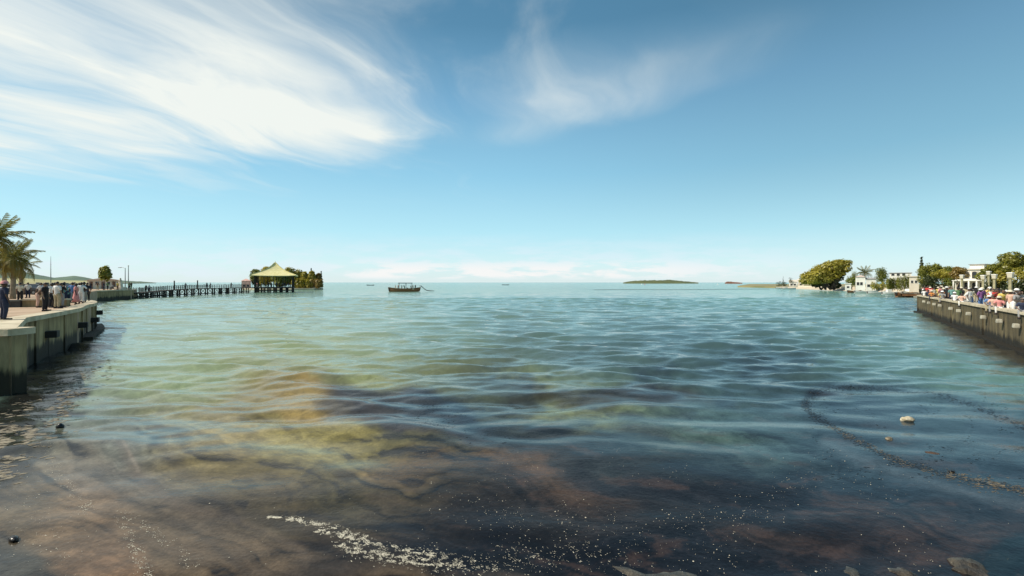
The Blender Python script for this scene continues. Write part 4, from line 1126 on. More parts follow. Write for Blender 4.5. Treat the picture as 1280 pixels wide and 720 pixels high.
def person_meshes(pn):
    j = pose(pn); ch = []
    P = lambda k, r: (j[k], r)
    ch.append([P('pel', .115), P('spi', .105), P('che', .125), P('nek', .052), P('hed', .098), P('top', .080)])
    ch.append([P('hed', .098), (j['hed']+Vector((0, -.085, -.02)), .02)])
    for S in 'lr':
        ch.append([P('che', .125), P('sh'+S, .062), P('el'+S, .042), P('wr'+S, .028), P('ha'+S, .032)])
        ch.append([P('pel', .115), P('hi'+S, .088), P('kn'+S, .058), P('an'+S, .040), P('to'+S, .034)])
        d = (j['ha'+S]-j['wr'+S]).normalized(); side = d.cross(Vector((0, 1, 0.3))).normalized()
        for k, (o_, l) in enumerate(((-.024, .062), (-.008, .074), (.008, .070), (.024, .056))):
            b0 = j['ha'+S]+d*.028+side*o_; ch.append([P('ha'+S, .032), (b0, .010), (b0+d*l*.55+Vector((0, -.004, 0)), .009), (b0+d*l+Vector((0, -.016, 0)), .0075)])
        sg = -1 if S == 'l' else 1
        ch.append([P('ha'+S, .032), (j['ha'+S]+Vector((-sg*.030, -.028, 0)), .012), (j['ha'+S]+Vector((-sg*.034, -.045, 0))+d*.04, .009)])
    body = chain_mesh('body_'+pn, ch, 1)
    e = .022
    sh = [[P('pel', .135), P('spi', .122+e*.3), P('che', .140+e*.3), (j['nek']-Vector((0, 0, .045)), .075)]]
    for S in 'lr':
        m = j['sh'+S].lerp(j['el'+S], .72); sh.append([P('che', .14), P('sh'+S, .078), (m, .062)])
    shirt = chain_mesh('shirt_'+pn, sh, 1, .016, 700)
    tr = []
    top_ = j['pel']+Vector((0, 0, .06))
    for S in 'lr':
        m = j['kn'+S].lerp(j['an'+S], .86); tr.append([(top_, .125), P('pel', .13), P('hi'+S, .108), P('kn'+S, .080), (m, .062)])
    trousers = chain_mesh('trousers_'+pn, tr, 1, .016, 700)
    h = j['hed']
    hb = MB(); n = 12
    for i in range(7):
        a = math.pi*0.52*i/6
        for k in range(n):
            b = 2*math.pi*k/n; rr_ = .112; back = 0.35*max(0, math.sin(b))*(i/6)
            hb.v.append((h.x+rr_*math.sin(a)*math.cos(b)*.9, h.y+.02+rr_*math.sin(a)*math.sin(b), h.z+.03+rr_*(math.cos(a)-back*.6)*1.0))
    for i in range(6):
        for k in range(n): hb.f.append((i*n+k, (i+1)*n+k, (i+1)*n+(k+1) % n, i*n+(k+1) % n))
    hair = hb.mesh('hair_'+pn, True)
    hm = MB(); hm.lathe((h.x, h.y, h.z+.05), [(.23, 0), (.125, .015), (.12, .07), (.09, .12), (.01, .135)], 14)
    hat = hm.mesh('hat_'+pn, True)
    sk = MB()
    if pn != 'sit':
        k0 = j['pel']; sk.lathe((k0.x, k0.y, 0), [(.30, .22), (.26, .5), (.20, .78), (.155, .95), (.14, 1.04)], 14, .8)
    else:
        sk.lathe((0, -.14, 0), [(.16, .2), (.24, .36), (.26, .50), (.16, .58)], 14, 1.3)
    skirt = sk.mesh('skirt_'+pn, True)
    sm = MB()
    for S in 'lr':
        a = j['an'+S]; t = j['to'+S]; d = Vector((t.x-a.x, t.y-a.y, 0)); L = d.length
        sm.box(((a.x+t.x)/2, (a.y+t.y)/2-.01, min(a.z-.045, .045) if pn != 'walk' else min(a.z, t.z)+.0), (.10, L+.11, .09), math.atan2(d.y, d.x)+math.pi/2)
    shoes = sm.mesh('shoe_'+pn)
    return dict(body=body, shirt=shirt, trousers=trousers, hair=hair, hat=hat, skirt=skirt, shoes=shoes, j=j)
PM = {k: person_meshes(k) for k in ('stand', 'hips', 'phone', 'walk', 'lean', 'sit')}

CL = {}
def cloth(nm, c):
    if nm not in CL: CL[nm] = mat('cloth_'+nm.replace(' ', '_'), c, 0.9, 0.12, 9)
    return CL[nm]
COLS = dict(white=(.74, .73, .70), black=(.015, .015, .018), navy=(.02, .028, .06), red=(.52, .05, .04), pink=(.72, .30, .28), grey=(.28, .28, .28), teal=(.14, .30, .28),
            khaki=(.38, .32, .20), blue=(.10, .20, .42), cream=(.66, .60, .46), brown=(.15, .085, .05), green=(.10, .20, .08), yellow=(.62, .48, .12), orange=(.60, .24, .07), purple=(.20, .08, .22), peach=(.66, .42, .32))
for k, v in COLS.items(): cloth(k, v)
SKINS = [mat('skin_deep', (.075, .042, .028), .6, .1), mat('skin_brown', (.16, .09, .058), .6, .1), mat('skin_tan', (.28, .17, .11), .6, .1)]
HAIRM = mat('black_hair', (.012, .010, .009), .6)

def person(loc, ps, face, shirt, legs, label, group=None, h=1.7, hat=None, skirt=None, skin=None, bag=None):
    M = PM[ps]; r = empty('person', loc, face, label, 'person', group); r.scale = (h/1.70,)*3
    sk = SKINS[skin if skin is not None else R.randrange(3)]
    inst('body', M['body'], r, sk); inst('shirt', M['shirt'], r, CL[shirt])
    if skirt: inst('skirt', M['skirt'], r, CL[skirt])
    else: inst('trousers', M['trousers'], r, CL[legs])
    inst('shoes', M['shoes'], r, CL['black'])
    inst('hair', M['hair'], r, HAIRM)
    if hat: inst('hat', M['hat'], r, CL[hat])
    return r
# face: rotation about Z; 0 looks at the camera (-Y), pi looks away
PI = math.pi
gL = 'people on the left promenade'
lp = [  # px, foot row, pose, facing, shirt, legs, height, hat, skirt, label
    (5, 400.5, 'stand', PI*0.9, 'navy', 'navy', 1.72, 'pink', None, 'person in navy with a pink cap standing nearest, at the left frame edge'),
    (56.5, 389.0, 'stand', PI*0.6, 'black', 'black', 1.68, None, None, 'person all in black standing alone closest to the coping on the left promenade'),
    (47, 384.5, 'lean', PI*0.8, 'brown', 'peach', 1.55, None, None, 'stooping person in brown against the bench wall'),
    (65, 384.5, 'hips', PI*0.5, 'white', 'black', 1.66, None, None, 'person in white shirt and black trousers, hands on hips, in the middle of the group'),
    (71.5, 385.5, 'stand', PI, 'white', 'khaki', 1.74, None, None, 'tall person in white shirt and khaki trousers seen from behind'),
    (76, 383.8, 'phone', PI*1.1, 'black', 'grey', 1.66, None, None, 'person in black top and grey trousers just right of the khaki trousers'),
    (84, 382.8, 'lean', PI*1.45, 'teal', 'navy', 1.72, 'black', None, 'person in teal with a black hat bending over the quay edge'),
    (87.5, 381.9, 'sit', PI*1.5, 'grey', 'navy', 1.62, None, None, 'person in grey seated on the coping beside the teal one'),
    (95, 380.6, 'stand', PI*0.7, 'pink', 'pink', 1.62, None, 'pink', 'person in a long salmon pink dress at the quay edge'),
    (101.5, 378.8, 'hips', PI*1.2, 'white', 'white', 1.70, None, None, 'person all in white, half hidden behind the one with dark top at the tip'),
    (105, 378.4, 'walk', PI*1.3, 'black', 'grey', 1.74, None, None, 'person in black top and grey trousers at the tip of the curved quay'),
    (61, 383.5, 'lean', PI*0.7, 'grey', 'black', 1.6, None, None, 'stooping person in grey behind the one all in black'),
    (99, 377.5, 'stand', PI*0.9, 'khaki', 'brown', 1.66, None, None, 'person in khaki top behind the salmon pink dress'),
    (90.5, 378.5, 'hips', PI*1.1, 'blue', 'navy', 1.7, None, None, 'person in blue left of the salmon pink dress'),
    (109, 376.5, 'stand', PI*1.3, 'navy', 'black', 1.66, None, None, 'person in navy at the very end of the curved quay'),
    (68, 381, 'stand', PI*1.1, 'navy', 'black', 1.68, None, None, 'person in navy half hidden behind the two white shirts'),
    (80, 380, 'stand', PI*0.8, 'black', 'khaki', 1.72, None, None, 'person in black top and khaki trousers behind the teal one'),
    (93, 376, 'hips', PI*1.0, 'grey', 'black', 1.7, None, None, 'person in grey standing back from the quay edge near its end'),
    (51, 377, 'walk', PI*0.6, 'white', 'khaki', 1.66, None, None, 'person in white and khaki walking behind the bench wall'),
    (25, 376.5, 'stand', PI*1.2, 'cream', 'black', 1.66, None, None, 'person in cream by the dark low wall'),
    (35, 372.5, 'stand', PI*0.2, 'white', 'navy', 1.68, None, None, 'person in white behind the bench wall near the parked cars'),
    (16, 370.5, 'walk', PI*0.5, 'black', 'black', 1.70, None, None, 'person in black walking under the palms'),
]
for px, fy, ps, fa, a, b, h, hat, skt, lab in lp:
    p = at(px, fy, DECK); person(p, ps, fa, a, b, lab, gL, h, hat, skt)
gQ = 'people on the far left quay'
for px, D, ps, fa, a, b, lab in ((113.5, 95, 'stand', 0, 'black', 'navy', 'person in black at the left end of the far quay'), (122, 99, 'hips', 1, 'brown', 'khaki', 'person in brown by the round tree on the far quay'),
    (129.5, 97, 'stand', 2, 'navy', 'navy', 'person in navy under the round tree'), (134.5, 100, 'walk', 1, 'green', 'black', 'person in green just right of the round tree trunk'),
    (141, 99, 'sit', 0, 'grey', 'black', 'seated person in grey on the far quay'), (147, 100, 'stand', 0, 'yellow', 'brown', 'person in yellow near the pale statue plinth on the far quay'),
    (161.5, 102, 'hips', 0, 'green', 'black', 'person in green at the pier entrance under the lamp poles'), (164, 103, 'stand', 0, 'black', 'green', 'person in black top at the pier entrance')):
    person(atd(px, D, DECK+0.01), ps, fa, a, b, lab, gQ, 1.7)
gP = 'people on the pier'
def on_pier(px, off=0.0):
    ts = np.linspace(0, 1, 400); i = min(range(400), key=lambda k: abs(640+F*pier_pt(ts[k]).x/pier_pt(ts[k]).y-px)); p = pier_pt(ts[i]); return Vector((p.x, p.y+off, p.z))
for px, ps, fa, a, b, lab in ((182.5, 'stand', PI, 'black', 'black', 'person in black at the lowest stretch of the pier'), (186.5, 'walk', 1, 'white', 'navy', 'person in a white shirt on the pier beside the one in black'),
    (232, 'stand', 1, 'grey', 'black', 'person in grey standing alone in the middle of the pier'), (258.5, 'stand', 1, 'navy', 'navy', 'person in navy, left one of the pair on the pier'), (263, 'hips', 2, 'black', 'grey', 'person in black, right one of the pair on the pier'),
    (289, 'walk', 1.5, 'brown', 'black', 'person in brown nearest the pavilion on the pier')):
    person(on_pier(px), ps, fa, a, b, lab, gP, 1.85)
pc = pav.location; gV = 'people under the pavilion roof'
for k, (dx_, dy_, ps, a, b, lab) in enumerate(((-5.4, -3.2, 'stand', 'pink', 'white', 'person in pink at the left corner of the pavilion'), (-3.2, -4.0, 'hips', 'white', 'khaki', 'person in white left of the middle posts in the pavilion'),
    (-1.0, -3.0, 'stand', 'navy', 'navy', 'person in navy in the middle of the pavilion'), (0.5, -4.0, 'phone', 'black', 'black', 'person in black holding up a phone in the pavilion'), (1.8, -2.4, 'stand', 'blue', 'navy', 'person in blue in the pavilion'),
    (2.8, -3.8, 'hips', 'black', 'navy', 'person in black top and navy trousers, hands on hips, in the pavilion'), (4.0, -2.0, 'stand', 'grey', 'black', 'person in grey in the pavilion'), (5.1, -2.6, 'walk', 'navy', 'black', 'person in navy top and black trousers near the right posts'),
    (3.2, 0.0, 'stand', 'black', 'brown', 'person in black and brown at the back of the pavilion'), (5.6, -0.6, 'stand', 'purple', 'black', 'person in purple at the right corner of the pavilion'), (1.0, 1.2, 'lean', 'brown', 'black', 'stooping person in brown at the back of the pavilion'), (-2.0, 1.0, 'stand', 'green', 'navy', 'person in green at the back of the pavilion'))):
    person((pc.x+dx_, pc.y+dy_, pav_z), ps, R.uniform(0, 6.2), a, b, lab, gV, 1.8)

# crowd along the right parapet
gR = 'crowd along the right quay'
shirts = ['white', 'red', 'pink', 'grey', 'cream', 'black', 'navy', 'blue', 'peach', 'khaki', 'green', 'yellow', 'orange', 'purple', 'teal', 'brown']
legs_ = ['black', 'navy', 'grey', 'khaki', 'white', 'brown', 'blue']
used = set()
places = ['by the right frame edge', 'below the rightmost lantern', 'below the lantern pillars', 'right of the white mansion', 'below the white mansion', 'below the brown leaved tree', 'below the golden tree', 'at the far end of the right quay']
pw = {'stand': 'standing', 'hips': 'standing hands on hips', 'phone': 'holding up a phone', 'walk': 'walking', 'lean': 'leaning forward', 'sit': 'seated on the parapet'}
Rc = random.Random(21)
def crowd_one(t, off, ps, sh, lg, hat, face, h):
    x = 29.4+25.4*t; y = 24.7+33.3*t
    z = LOWR
    if ps == 'sit': z = DECK-0.47*h/1.7+0.0; off = 0.12
    p = Vector((x+rn.x*off, y+rn.y*off, z+0.005))
    px = 640+F*p.x/p.y
    pl = places[0] if px > 1268 else places[1] if px > 1254 else places[2] if px > 1238 else places[3] if px > 1226 else places[4] if px > 1206 else places[5] if px > 1190 else places[6] if px > 1168 else places[7]
    lab2 = lab = f"person in {sh} and {lg}{', ' + hat + ' hat' if hat else ''}, {pw[ps]}, {pl}"
    if len(lab.split()) > 16: lab2 = lab = f"person in {sh} and {lg}{', ' + hat + ' hat' if hat else ''}, {pl}"
    if lab in used: return False
    used.add(lab); used.add(lab2); person(p, ps, face, sh, lg, lab2, gR, h, hat); return True
fA = math.atan2(-rn.x, rn.y)  # base facing outwards to the water
n_made = 0; tries = 0
while n_made < 66 and tries < 500:
    tries += 1
    k = n_made; t = -0.06+1.04*((k*0.6180339) % 1.0)**1.05
    off = Rc.choice([0.65, 0.8, 0.95, 1.6, 2.2, 3.0, 3.8, 0.5])
    ps = Rc.choice(['stand', 'stand', 'hips', 'phone', 'walk', 'lean', 'sit', 'stand', 'sit'])
    sh = Rc.choice(['white', 'white', 'cream', 'peach', 'white', 'grey', 'pink']+shirts)
    face = -rad(127)+PI/2+Rc.uniform(-1.0, 1.0) if ps not in ('sit',) else Rc.choice([0.0, PI])+rad(37)-PI/2
    # seated ones look to the promenade or the water
    if crowd_one(t, off, ps, sh, Rc.choice(legs_), Rc.choice([None, None, None, 'white', 'black', 'cream']), face, Rc.uniform(1.52, 1.78)): n_made += 1
for t, off, ps, sh, lg in ((0.215, 0.55, 'stand', 'red', 'peach'), (0.24, 0.75, 'lean', 'red', 'khaki'), (0.93, 0.6, 'stand', 'red', 'white'), (0.96, 0.9, 'stand', 'red', 'grey'), (0.90, 0.7, 'hips', 'red', 'black'), (0.985, 0.6, 'stand', 'pink', 'khaki')):
    crowd_one(t, off, ps, sh, lg, None, -0.6, 1.72)

# ------------------------------------------------------------------ parked cars on the left, scooters on the right
def car(loc, rz, col, label):
    r = empty('parked_car', loc, rz, label, 'car', 'cars parked behind the left promenade')
    sec = [(-2.0, .45, .78), (-1.9, .35, .95), (-1.2, .32, 1.0), (0.9, .32, .98), (1.7, .34, .86), (2.0, .42, .68)]
    v = []; f = []
    for x, zb, zt in sec:
        for (y, z) in ((-.78, zb), (-.84, (zb+zt)/2), (-.76, zt), (.76, zt), (.84, (zb+zt)/2), (.78, zb)): v.append((x, y, z))
    for i in range(5):
        for k in range(6): f.append((i*6+k, (i+1)*6+k, (i+1)*6+(k+1) % 6, i*6+(k+1) % 6))
    f += [tuple(range(6)), tuple(range(35, 29, -1))]
    MB().raw(v, f).build('body', col, r, bevel=0.04)
    cv = [(-1.45, -.70, .96), (1.05, -.70, .94), (1.05, .70, .94), (-1.45, .70, .96), (-.95, -.58, 1.42), (.35, -.58, 1.42), (.35, .58, 1.42), (-.95, .58, 1.42)]
    MB().raw(cv, [(0, 1, 5, 4), (1, 2, 6, 5), (2, 3, 7, 6), (3, 0, 4, 7)]).build('window', M_glass, r)
    MB().box((-.3, 0, 1.44), (1.34, 1.18, .06)).build('roof', col, r, bevel=0.02)
    for x in (-1.25, 1.25):
        for y in (-.74, .74):
            w_ = MB().tube([(x, y-.10, .31), (x, y+.10, .31)], .31, 16).build('wheel', M_rubber, r, False)
            MB().tube([(x, y-.11, .31), (x, y+.11, .31)], .17, 10).build('rim', M_pole, w_)
    for y in (-.6, .6): MB().box((2.0, y, .62), (.08, .28, .14)).build('headlight', M_lamp, r)
Mc = [mat('white_paint', (.78, .78, .77), .3, .03), mat('silver_paint', (.45, .46, .47), .3, .03, metal=.3), mat('black_paint', (.02, .02, .022), .25, .1)]
for px, D, m_, rz, lab in ((18, 62, 0, 0.1, 'white car parked under the palms at the left edge'), (36, 60, 2, 0.15, 'black car parked between the pale cars on the left'), (50, 64, 0, 0.1, 'white car parked behind the bench wall on the left'), (80, 66, 1, 0.2, 'silver car parked behind the group of people on the left')):
    car(atd(px, D, DECK), rz, Mc[m_], lab)
# statue plinth on the far quay
r = empty('monument', atd(150.5, 101, DECK+0.01), 0, 'small pale monument on a plinth on the far left quay', 'monument')
MB().box((0, 0, .3), (1.6, 1.6, .6)).build('plinth', M_cream, r, bevel=.04)
MB().box((0, 0, 1.2), (.7, .7, 1.2), 0, .8).build('pedestal', M_cream, r, bevel=.03)
MB().lathe((0, 0, 1.8), [(.28, 0), (.34, .2), (.22, .5), (.14, .62), (.18, .8), (.05, .95)], 10).build('figure', M_cream, r, True)

# ------------------------------------------------------------------ boats
def hull_mesh(L, W, H, sheer=0.25, n=14, draft=0.25):
    v = []; f = []
    for i in range(n+1):
        t = i/n; x = (t-0.5)*L
        w_ = W/2*(math.sin(math.pi*min(1, max(0.0, t*0.90+0.09)))**0.55)*(1 if t > 0.08 else 0.92); s = sheer*(abs(t-0.5)*2)**2.2
        kz = -draft + 0.30*H*max(0, (t-0.82)/0.18)**2 + 0.2*H*max(0, (0.1-t)/0.1)
        w_ = max(w_, 0.05)
        xo = 0.5*L*0.06*(1 if t > 0.5 else -1)*(abs(t-0.5)*2)**4
        pts = [(-w_, H+s, xo), (-w_*0.93, H*0.45, xo*.5), (-w_*0.6, kz*0.6, 0), (0, kz, 0), (w_*0.6, kz*0.6, 0), (w_*0.93, H*0.45, xo*.5), (w_, H+s, xo)]
        inn = [(w_*0.92, H+s, xo), (w_*0.7, H*0.25, 0), (-w_*0.7, H*0.25, 0), (-w_*0.92, H+s, xo)]
        for y, z, q in pts+inn: v.append((x+q, y, z))
    m = 11
    for i in range(n):
        for k in range(m): f.append((i*m+k, i*m+(k+1) % m, (i+1)*m+(k+1) % m, (i+1)*m+k))
    f += [tuple(range(m))[::-1], tuple(n*m+k for k in range(m))]
    return MB().raw(v, f)
bD = 186.0
bo = empty('wooden_boat', atd(505.5, bD, 0.05), rad(3), 'brown open wooden boat with canopy frame and people, centre left on the sea', 'boat')
Lb = 37.5/F*bD; hb_ = hull_mesh(Lb, 2.6, 1.25, 0.55)
hb_.build('hull', M_hull, bo)
mbx = MB()
for sgn in (-1, 1):
    pts = []
    for i in range(15):
        t = i/14; w_ = 1.3*(math.sin(math.pi*min(1, max(0.0, t*0.90+0.09)))**0.55)*(1 if t > .08 else .92); s = .55*(abs(t-.5)*2)**2.2
        pts.append(((t-.5)*Lb+.5*Lb*.06*(1 if t > .5 else -1)*(abs(t-.5)*2)**4, sgn*max(w_, .05), 1.27+s))
    mbx.tube(pts, .10, 6)
mbx.build('gunwale', M_woodl, bo)
MB().box((-Lb*.48, 0, 1.1), (.5, 1.5, 1.4), 0, .9).build('stern_post', M_hulld, bo)
MB().tube([(Lb*.50, 0, .2), (Lb*.545, 0, 2.1)], [.14, .08], 6).build('stem', M_hulld, bo)
for x in (-.18, .05, .24):
    for y in (-1.1, 1.1): MB().tube([(x*Lb, y, 1.2), (x*Lb, y, 3.6)], .06, 6).build('canopy_post', M_wood, bo)
MB().box((Lb*.03, 0, 3.66), (Lb*.44, 2.5, .30)).build('canopy', M_canvas, bo, bevel=.05)
for x in (-.3, -.1, .15, .33): MB().box((x*Lb, 0, 1.0), (.4, 2.2, .08)).build('thwart', M_woodl, bo)
gB = 'people aboard the wooden boat'; bl = bo.location
for x, ps, a, b, hh, lab in ((-.30, 'hips', 'cream', 'khaki', 1.8, 'person in cream at the stern of the wooden boat'), (-.20, 'stand', 'orange', 'brown', 1.9, 'person in orange under the left end of the boat canopy'), (-.08, 'stand', 'white', 'khaki', 1.8, 'person in white left of the middle of the wooden boat'),
    (0.0, 'lean', 'green', 'green', 1.9, 'stooping person in green in the middle of the wooden boat'), (.22, 'sit', 'cream', 'cream', 1.9, 'seated person in cream near the bow of the boat'), (.29, 'hips', 'yellow', 'khaki', 1.8, 'person in pale yellow near the bow of the boat'), (.36, 'lean', 'black', 'green', 2.0, 'person in black leaning back at the bow of the boat')):
    person((bl.x+x*Lb, bl.y+R.uniform(-.5, .3), bl.z+(1.05 if ps != 'sit' else 1.15)), ps, R.uniform(-.8, .8), a, b, lab, gB, hh)
for k, (x, s) in enumerate(((-.40, .9), (-.26, .8), (.10, .8), (.30, .9))):
    o = MB().lathe((0, 0, 0), [(.1, 0), (s*.7, .1), (s*.75, .5), (s*.45, .85), (.1, .95)], 9).build('sack', M_sack, None, True, loc=(bl.x+x*Lb, bl.y-.2, bl.z+.75))
    tag(o, ['pale sack at the stern of the wooden boat', 'pale sack left of the canopy posts in the boat', 'pale sack under the boat canopy', 'pale sack near the bow of the boat'][k], 'sack', 'sacks in the wooden boat')
p0 = Vector((bl.x+Lb*.52, bl.y, 1.75)); pts = []
for px, py in ((524.5, 357.2), (526.5, 357.5), (528.5, 359.3), (531, 361.6), (533.5, 363.0), (538, 363.5), (543, 363.6)):
    pts.append(atd(px, bD+0.5, max(0.08, zat(py, bD+.5))))
o = MB().tube([p-pts[0] for p in pts], [.16]*6+[.08], 7).build('hose', M_boom, None, True, loc=pts[0]); tag(o, 'dark hose hanging from the bow of the wooden boat into the sea', 'hose')

def small_boat(px, D, Lm, m, label, rz=0, cabin=False, name='small_boat', W=1.5, H=.7, group=None):
    p = atd(px, D, 0.02); r = empty(name, p, rz, label, 'boat', group)
    hull_mesh(Lm, W, H, .35).build('hull', m, r)
    for x in (-.2, .15): MB().box((x*Lm, 0, H*.8), (.25, W*.85, .05)).build('thwart', M_woodl, r)
    MB().box((-Lm*.5, 0, H*.8), (.3, .3, .7)).build('outboard_motor', M_rubber, r)
    if cabin: MB().box((-.05*Lm, 0, H+.5), (Lm*.3, W*.7, 1.0), 0, .85).build('cabin', M_white, r, bevel=.04)
Mb = mat('white_boat_paint', (.78, .77, .73), .4, .05)
Mbb = mat('blue_boat_paint', (.12, .22, .36), .4, .1)
gS = 'boats moored off the right shore'
for px, py, L_, m_, cab, lab in ((977, 360.9, 7, Mb, False, 'white boat moored at the tip of the right shore'), (986, 361.6, 8, Mb, False, 'long white boat moored below the white cottage'), (1083, 366.4, 8.5, Mb, False, 'white boat nearest the beach in the middle of the right shore'),
    (1068, 366.0, 5, M_hull, False, 'brown dinghy left of the nearest white boat'), (1096, 367.6, 6, Mb, False, 'pale boat moored below the round green tree'), (1112, 368.2, 4.5, Mb, True, 'small cabin boat moored below the pale green hedge')):
    p = at(px, py, 0); small_boat(px, p.y, L_, m_, lab, R.uniform(-.25, .25), cab, group=gS)
small_boat(463, 560, 9, M_hulld, 'tiny dark boat far off left of the wooden boat', .1)
small_boat(632, 640, 10, M_hulld, 'tiny dark boat on the horizon near the middle of the picture', .1)
# timber landing with dark boats at the far end of the right quay
r = empty('landing', atd(1128, 117, 0), rad(-20), 'brown timber landing at the far end of the right quay', 'landing')
for k in range(4):
    MB().box((k*1.35, 0, 1.05), (1.28, 3.0, .18)).build('plank_panel', M_woodl, r)
    for y in (-1.4, 1.4): MB().tube([(k*1.35, y, -1.0), (k*1.35, y, .96)], .14, 7).build('pile', M_wood, r)
for y in (-1.55, 1.55): MB().box((2.0, y, .6), (5.3, .12, .5)).build('skirt_board', M_hull, r)
p = at(1131, 371.2, 0); small_boat(1131, p.y, 5.0, M_hull, 'dark brown boat tied left of the timber landing', .1, H=1.0, W=2)
p = at(1137, 368.5, 0); small_boat(1137, p.y, 6.5, Mb, 'white boat tied behind the brown one by the landing', .3, H=.9, W=2, cabin=True)

# buoys and a floating barrier line
for px, py, m_, lab in ((806, 355.0, cloth('red', COLS['red']), 'tiny red buoy below the far low island'), (802, 355.2, Mb, 'tiny white buoy beside the red one'), (897, 355.1, Mb, 'tiny white buoy left of the far red rock')):
    D = 4*F/(py-HY); D = min(D, 700); mb = MB(); mb.lathe((0, 0, 0), [(.1, -.4), (.9, 0), (.8, .5), (.3, 1.0), (.18, 2.2), (.02, 2.5)], 10)
    o = mb.build('buoy', m_, None, True, loc=atd(px, D, 0)); tag(o, lab, 'buoy', 'buoys far out')
bm_ = empty('oil_boom', atd(855, 228, 0), 0, 'long thin dark floating barrier across the far water right of centre', 'floating barrier')
prev = None; q0 = bm_.location
NB = 40
for k in range(NB):
    px = 742+(962-742)*k/NB; px2 = 742+(962-742)*(k+.96)/NB
    a = atd(px, 228+6*math.sin(k*.23)+(px-742)*.10, .06)-q0; b = atd(px2, 228+6*math.sin((k+1)*.23)+(px2-742)*.10, .06)-q0
    MB().tube([a, b], .09, 6).build('float', M_boom, bm_)

# ------------------------------------------------------------------ floating things close in
def lump(name, px, py, size, m, label, cat, seed, group=None, sq=(1, .7, .45), dz=0.0, sub=3, pits=0.25):
    rs = np.random.RandomState(seed); p = at(px, py, 0); bm = bmesh.new(); bmesh.ops.create_icosphere(bm, subdivisions=sub, radius=1)
    for v in bm.verts:
        c = v.co.copy(); n_ = float(vnoise(np.array([c.x*1.7+seed*3.1+9]), np.array([c.y*1.7+c.z*2.3+9]), seed, 4)[0])-.5
        n2_ = float(vnoise(np.array([c.z*3+seed+20]), np.array([c.x*3.3+c.y+20]), seed+7, 3)[0])-.5
        n3_ = float(vnoise(np.array([c.x*7+c.z*5+seed+50]), np.array([c.y*7-c.z*4+50]), seed+3, 3)[0])-.5 if name == 'rock' else 0.0
        v.co = c*(1+pits*2*n_+pits*n2_+0.35*n3_); v.co.x *= sq[0]*size/2; v.co.y *= sq[1]*size/2; v.co.z *= sq[2]*size/2
    me = bpy.data.meshes.new(name); bm.to_mesh(me); bm.free(); me.shade_smooth()
    o = link(name, me, None, m, (p.x, p.y, hz(p.x, p.y)+dz), (0, 0, rs.uniform(0, 3))); tag(o, label, cat, group); return o
M_foamw = mat('dirty_white_foam_block', (.42, .34, .20), .6, scale=2.2, bump=.8, col2=(.80, .76, .62))
lump('foam_block', 1134, 525.5, .33, M_foamw, 'dirty white block floating inside the curved scum line on the right', 'debris', 4, sq=(1, .6, .55), dz=.03, pits=.5)
lump('debris', 1111.5, 549.5, .24, M_scum, 'small pale scrap floating below left of the white block', 'debris', 5, sq=(1, .6, .35), dz=.01)
lump('seaweed_clump', 1167, 567.5, .26, mat('brown_weed', (.10, .05, .022), .6, scale=8, bump=.8), 'brown weed clump floating below the white block', 'seaweed', 6, sq=(1, .7, .10), pits=.4)
lump('debris', 75, 533.5, .24, M_tar, 'small black lump floating off the left quay wall', 'debris', 7, sq=(.7, .7, .7), dz=.03)
lump('debris', 17, 674, .20, M_tar, 'black scrap floating at the lower left', 'debris', 8, sq=(1, .5, .4), dz=.02)
lump('debris', 1190, 590, .12, M_tar, 'tiny dark scrap above the scum line on the right', 'debris', 9, sq=(1, .7, .4), dz=.01)
lump('plastic_cup', 1226, 420.5, .5, Mb, 'white scrap floating beside the right quay wall', 'litter', 12, sq=(1.3, .5, .22), dz=.05)
for px, py, s, sq, lab in ((835, 722, .9, (1.3, .6, .35), 'wet brown rock at the lower edge, middle of the picture'), (815, 727, .9, (1.5, .5, .30), 'flat rock beside the middle one at the lower edge'), (1066, 716, .72, (1.3, .55, .28), 'pale flat rock at the lower edge right of the middle'),
                        (1132, 714, .55, (1.0, .7, .5), 'small pointed rock at the lower edge on the right'), (1212, 706, .8, (1.0, .9, .5), 'rough rock in the lower right corner'), (872, 722, .3, (1, .8, .5), 'little knob of rock at the lower edge')):
    lump('rock', px, py+2, s*.72, M_rock, lab, 'rock', int(px), 'rocks awash in the foreground', sq, -.06, pits=.45)

# flecks: foam, bubbles, painted glitter, scum and tar scraps, thousands of small flat lenses
def flecks(name, pts, sizes, m, label, cat, aspect=1.6, thick=.35, ang=None, seed=3):
    rs = np.random.RandomState(seed); n = len(pts); x = pts[:, 0]; y = pts[:, 1]
    z = height(x, y)+.004
    a = rs.uniform(0, math.pi, n) if ang is None else ang+rs.normal(0, .35, n)
    k = 6; th = np.linspace(0, 2*math.pi, k, endpoint=False)
    rr = rs.uniform(.6, 1.25, (n, k))*sizes[:, None]/2
    ex = rr*np.cos(th)*aspect; ey = rr*np.sin(th)
    X_ = x[:, None]+ex*np.cos(a)[:, None]-ey*np.sin(a)[:, None]; Y_ = y[:, None]+ex*np.sin(a)[:, None]+ey*np.cos(a)[:, None]
    Z_ = np.repeat(z[:, None], k, 1)
    top = np.stack([x, y, z+sizes*thick], -1)[:, None, :]
    Vv_ = np.concatenate([np.stack([X_, Y_, Z_], -1), top], 1).reshape(-1, 3)
    b = (np.arange(n)*(k+1))[:, None, None]; tri = np.array([(i, (i+1) % k, k) for i in range(k)])[None]
    me = mesh_np(name, Vv_, (b+tri).reshape(-1, 3)); me.shade_smooth()
    o = link(name, me, None, m); tag(o, label, cat, None, 'stuff'); return o
def px_to_xy(P):
    D = EYE*F/(P[:, 1]-HY); return np.stack([(P[:, 0]-640)/F*D, D], -1)
def scatter_curve(pts, n, wx, wy, rs):
    c = curve_px(pts, 400); i = rs.randint(0, 400, n); return c[i]+np.stack([rs.normal(0, wx, n), rs.normal(0, wy, n)], -1)
rs = np.random.RandomState(8)
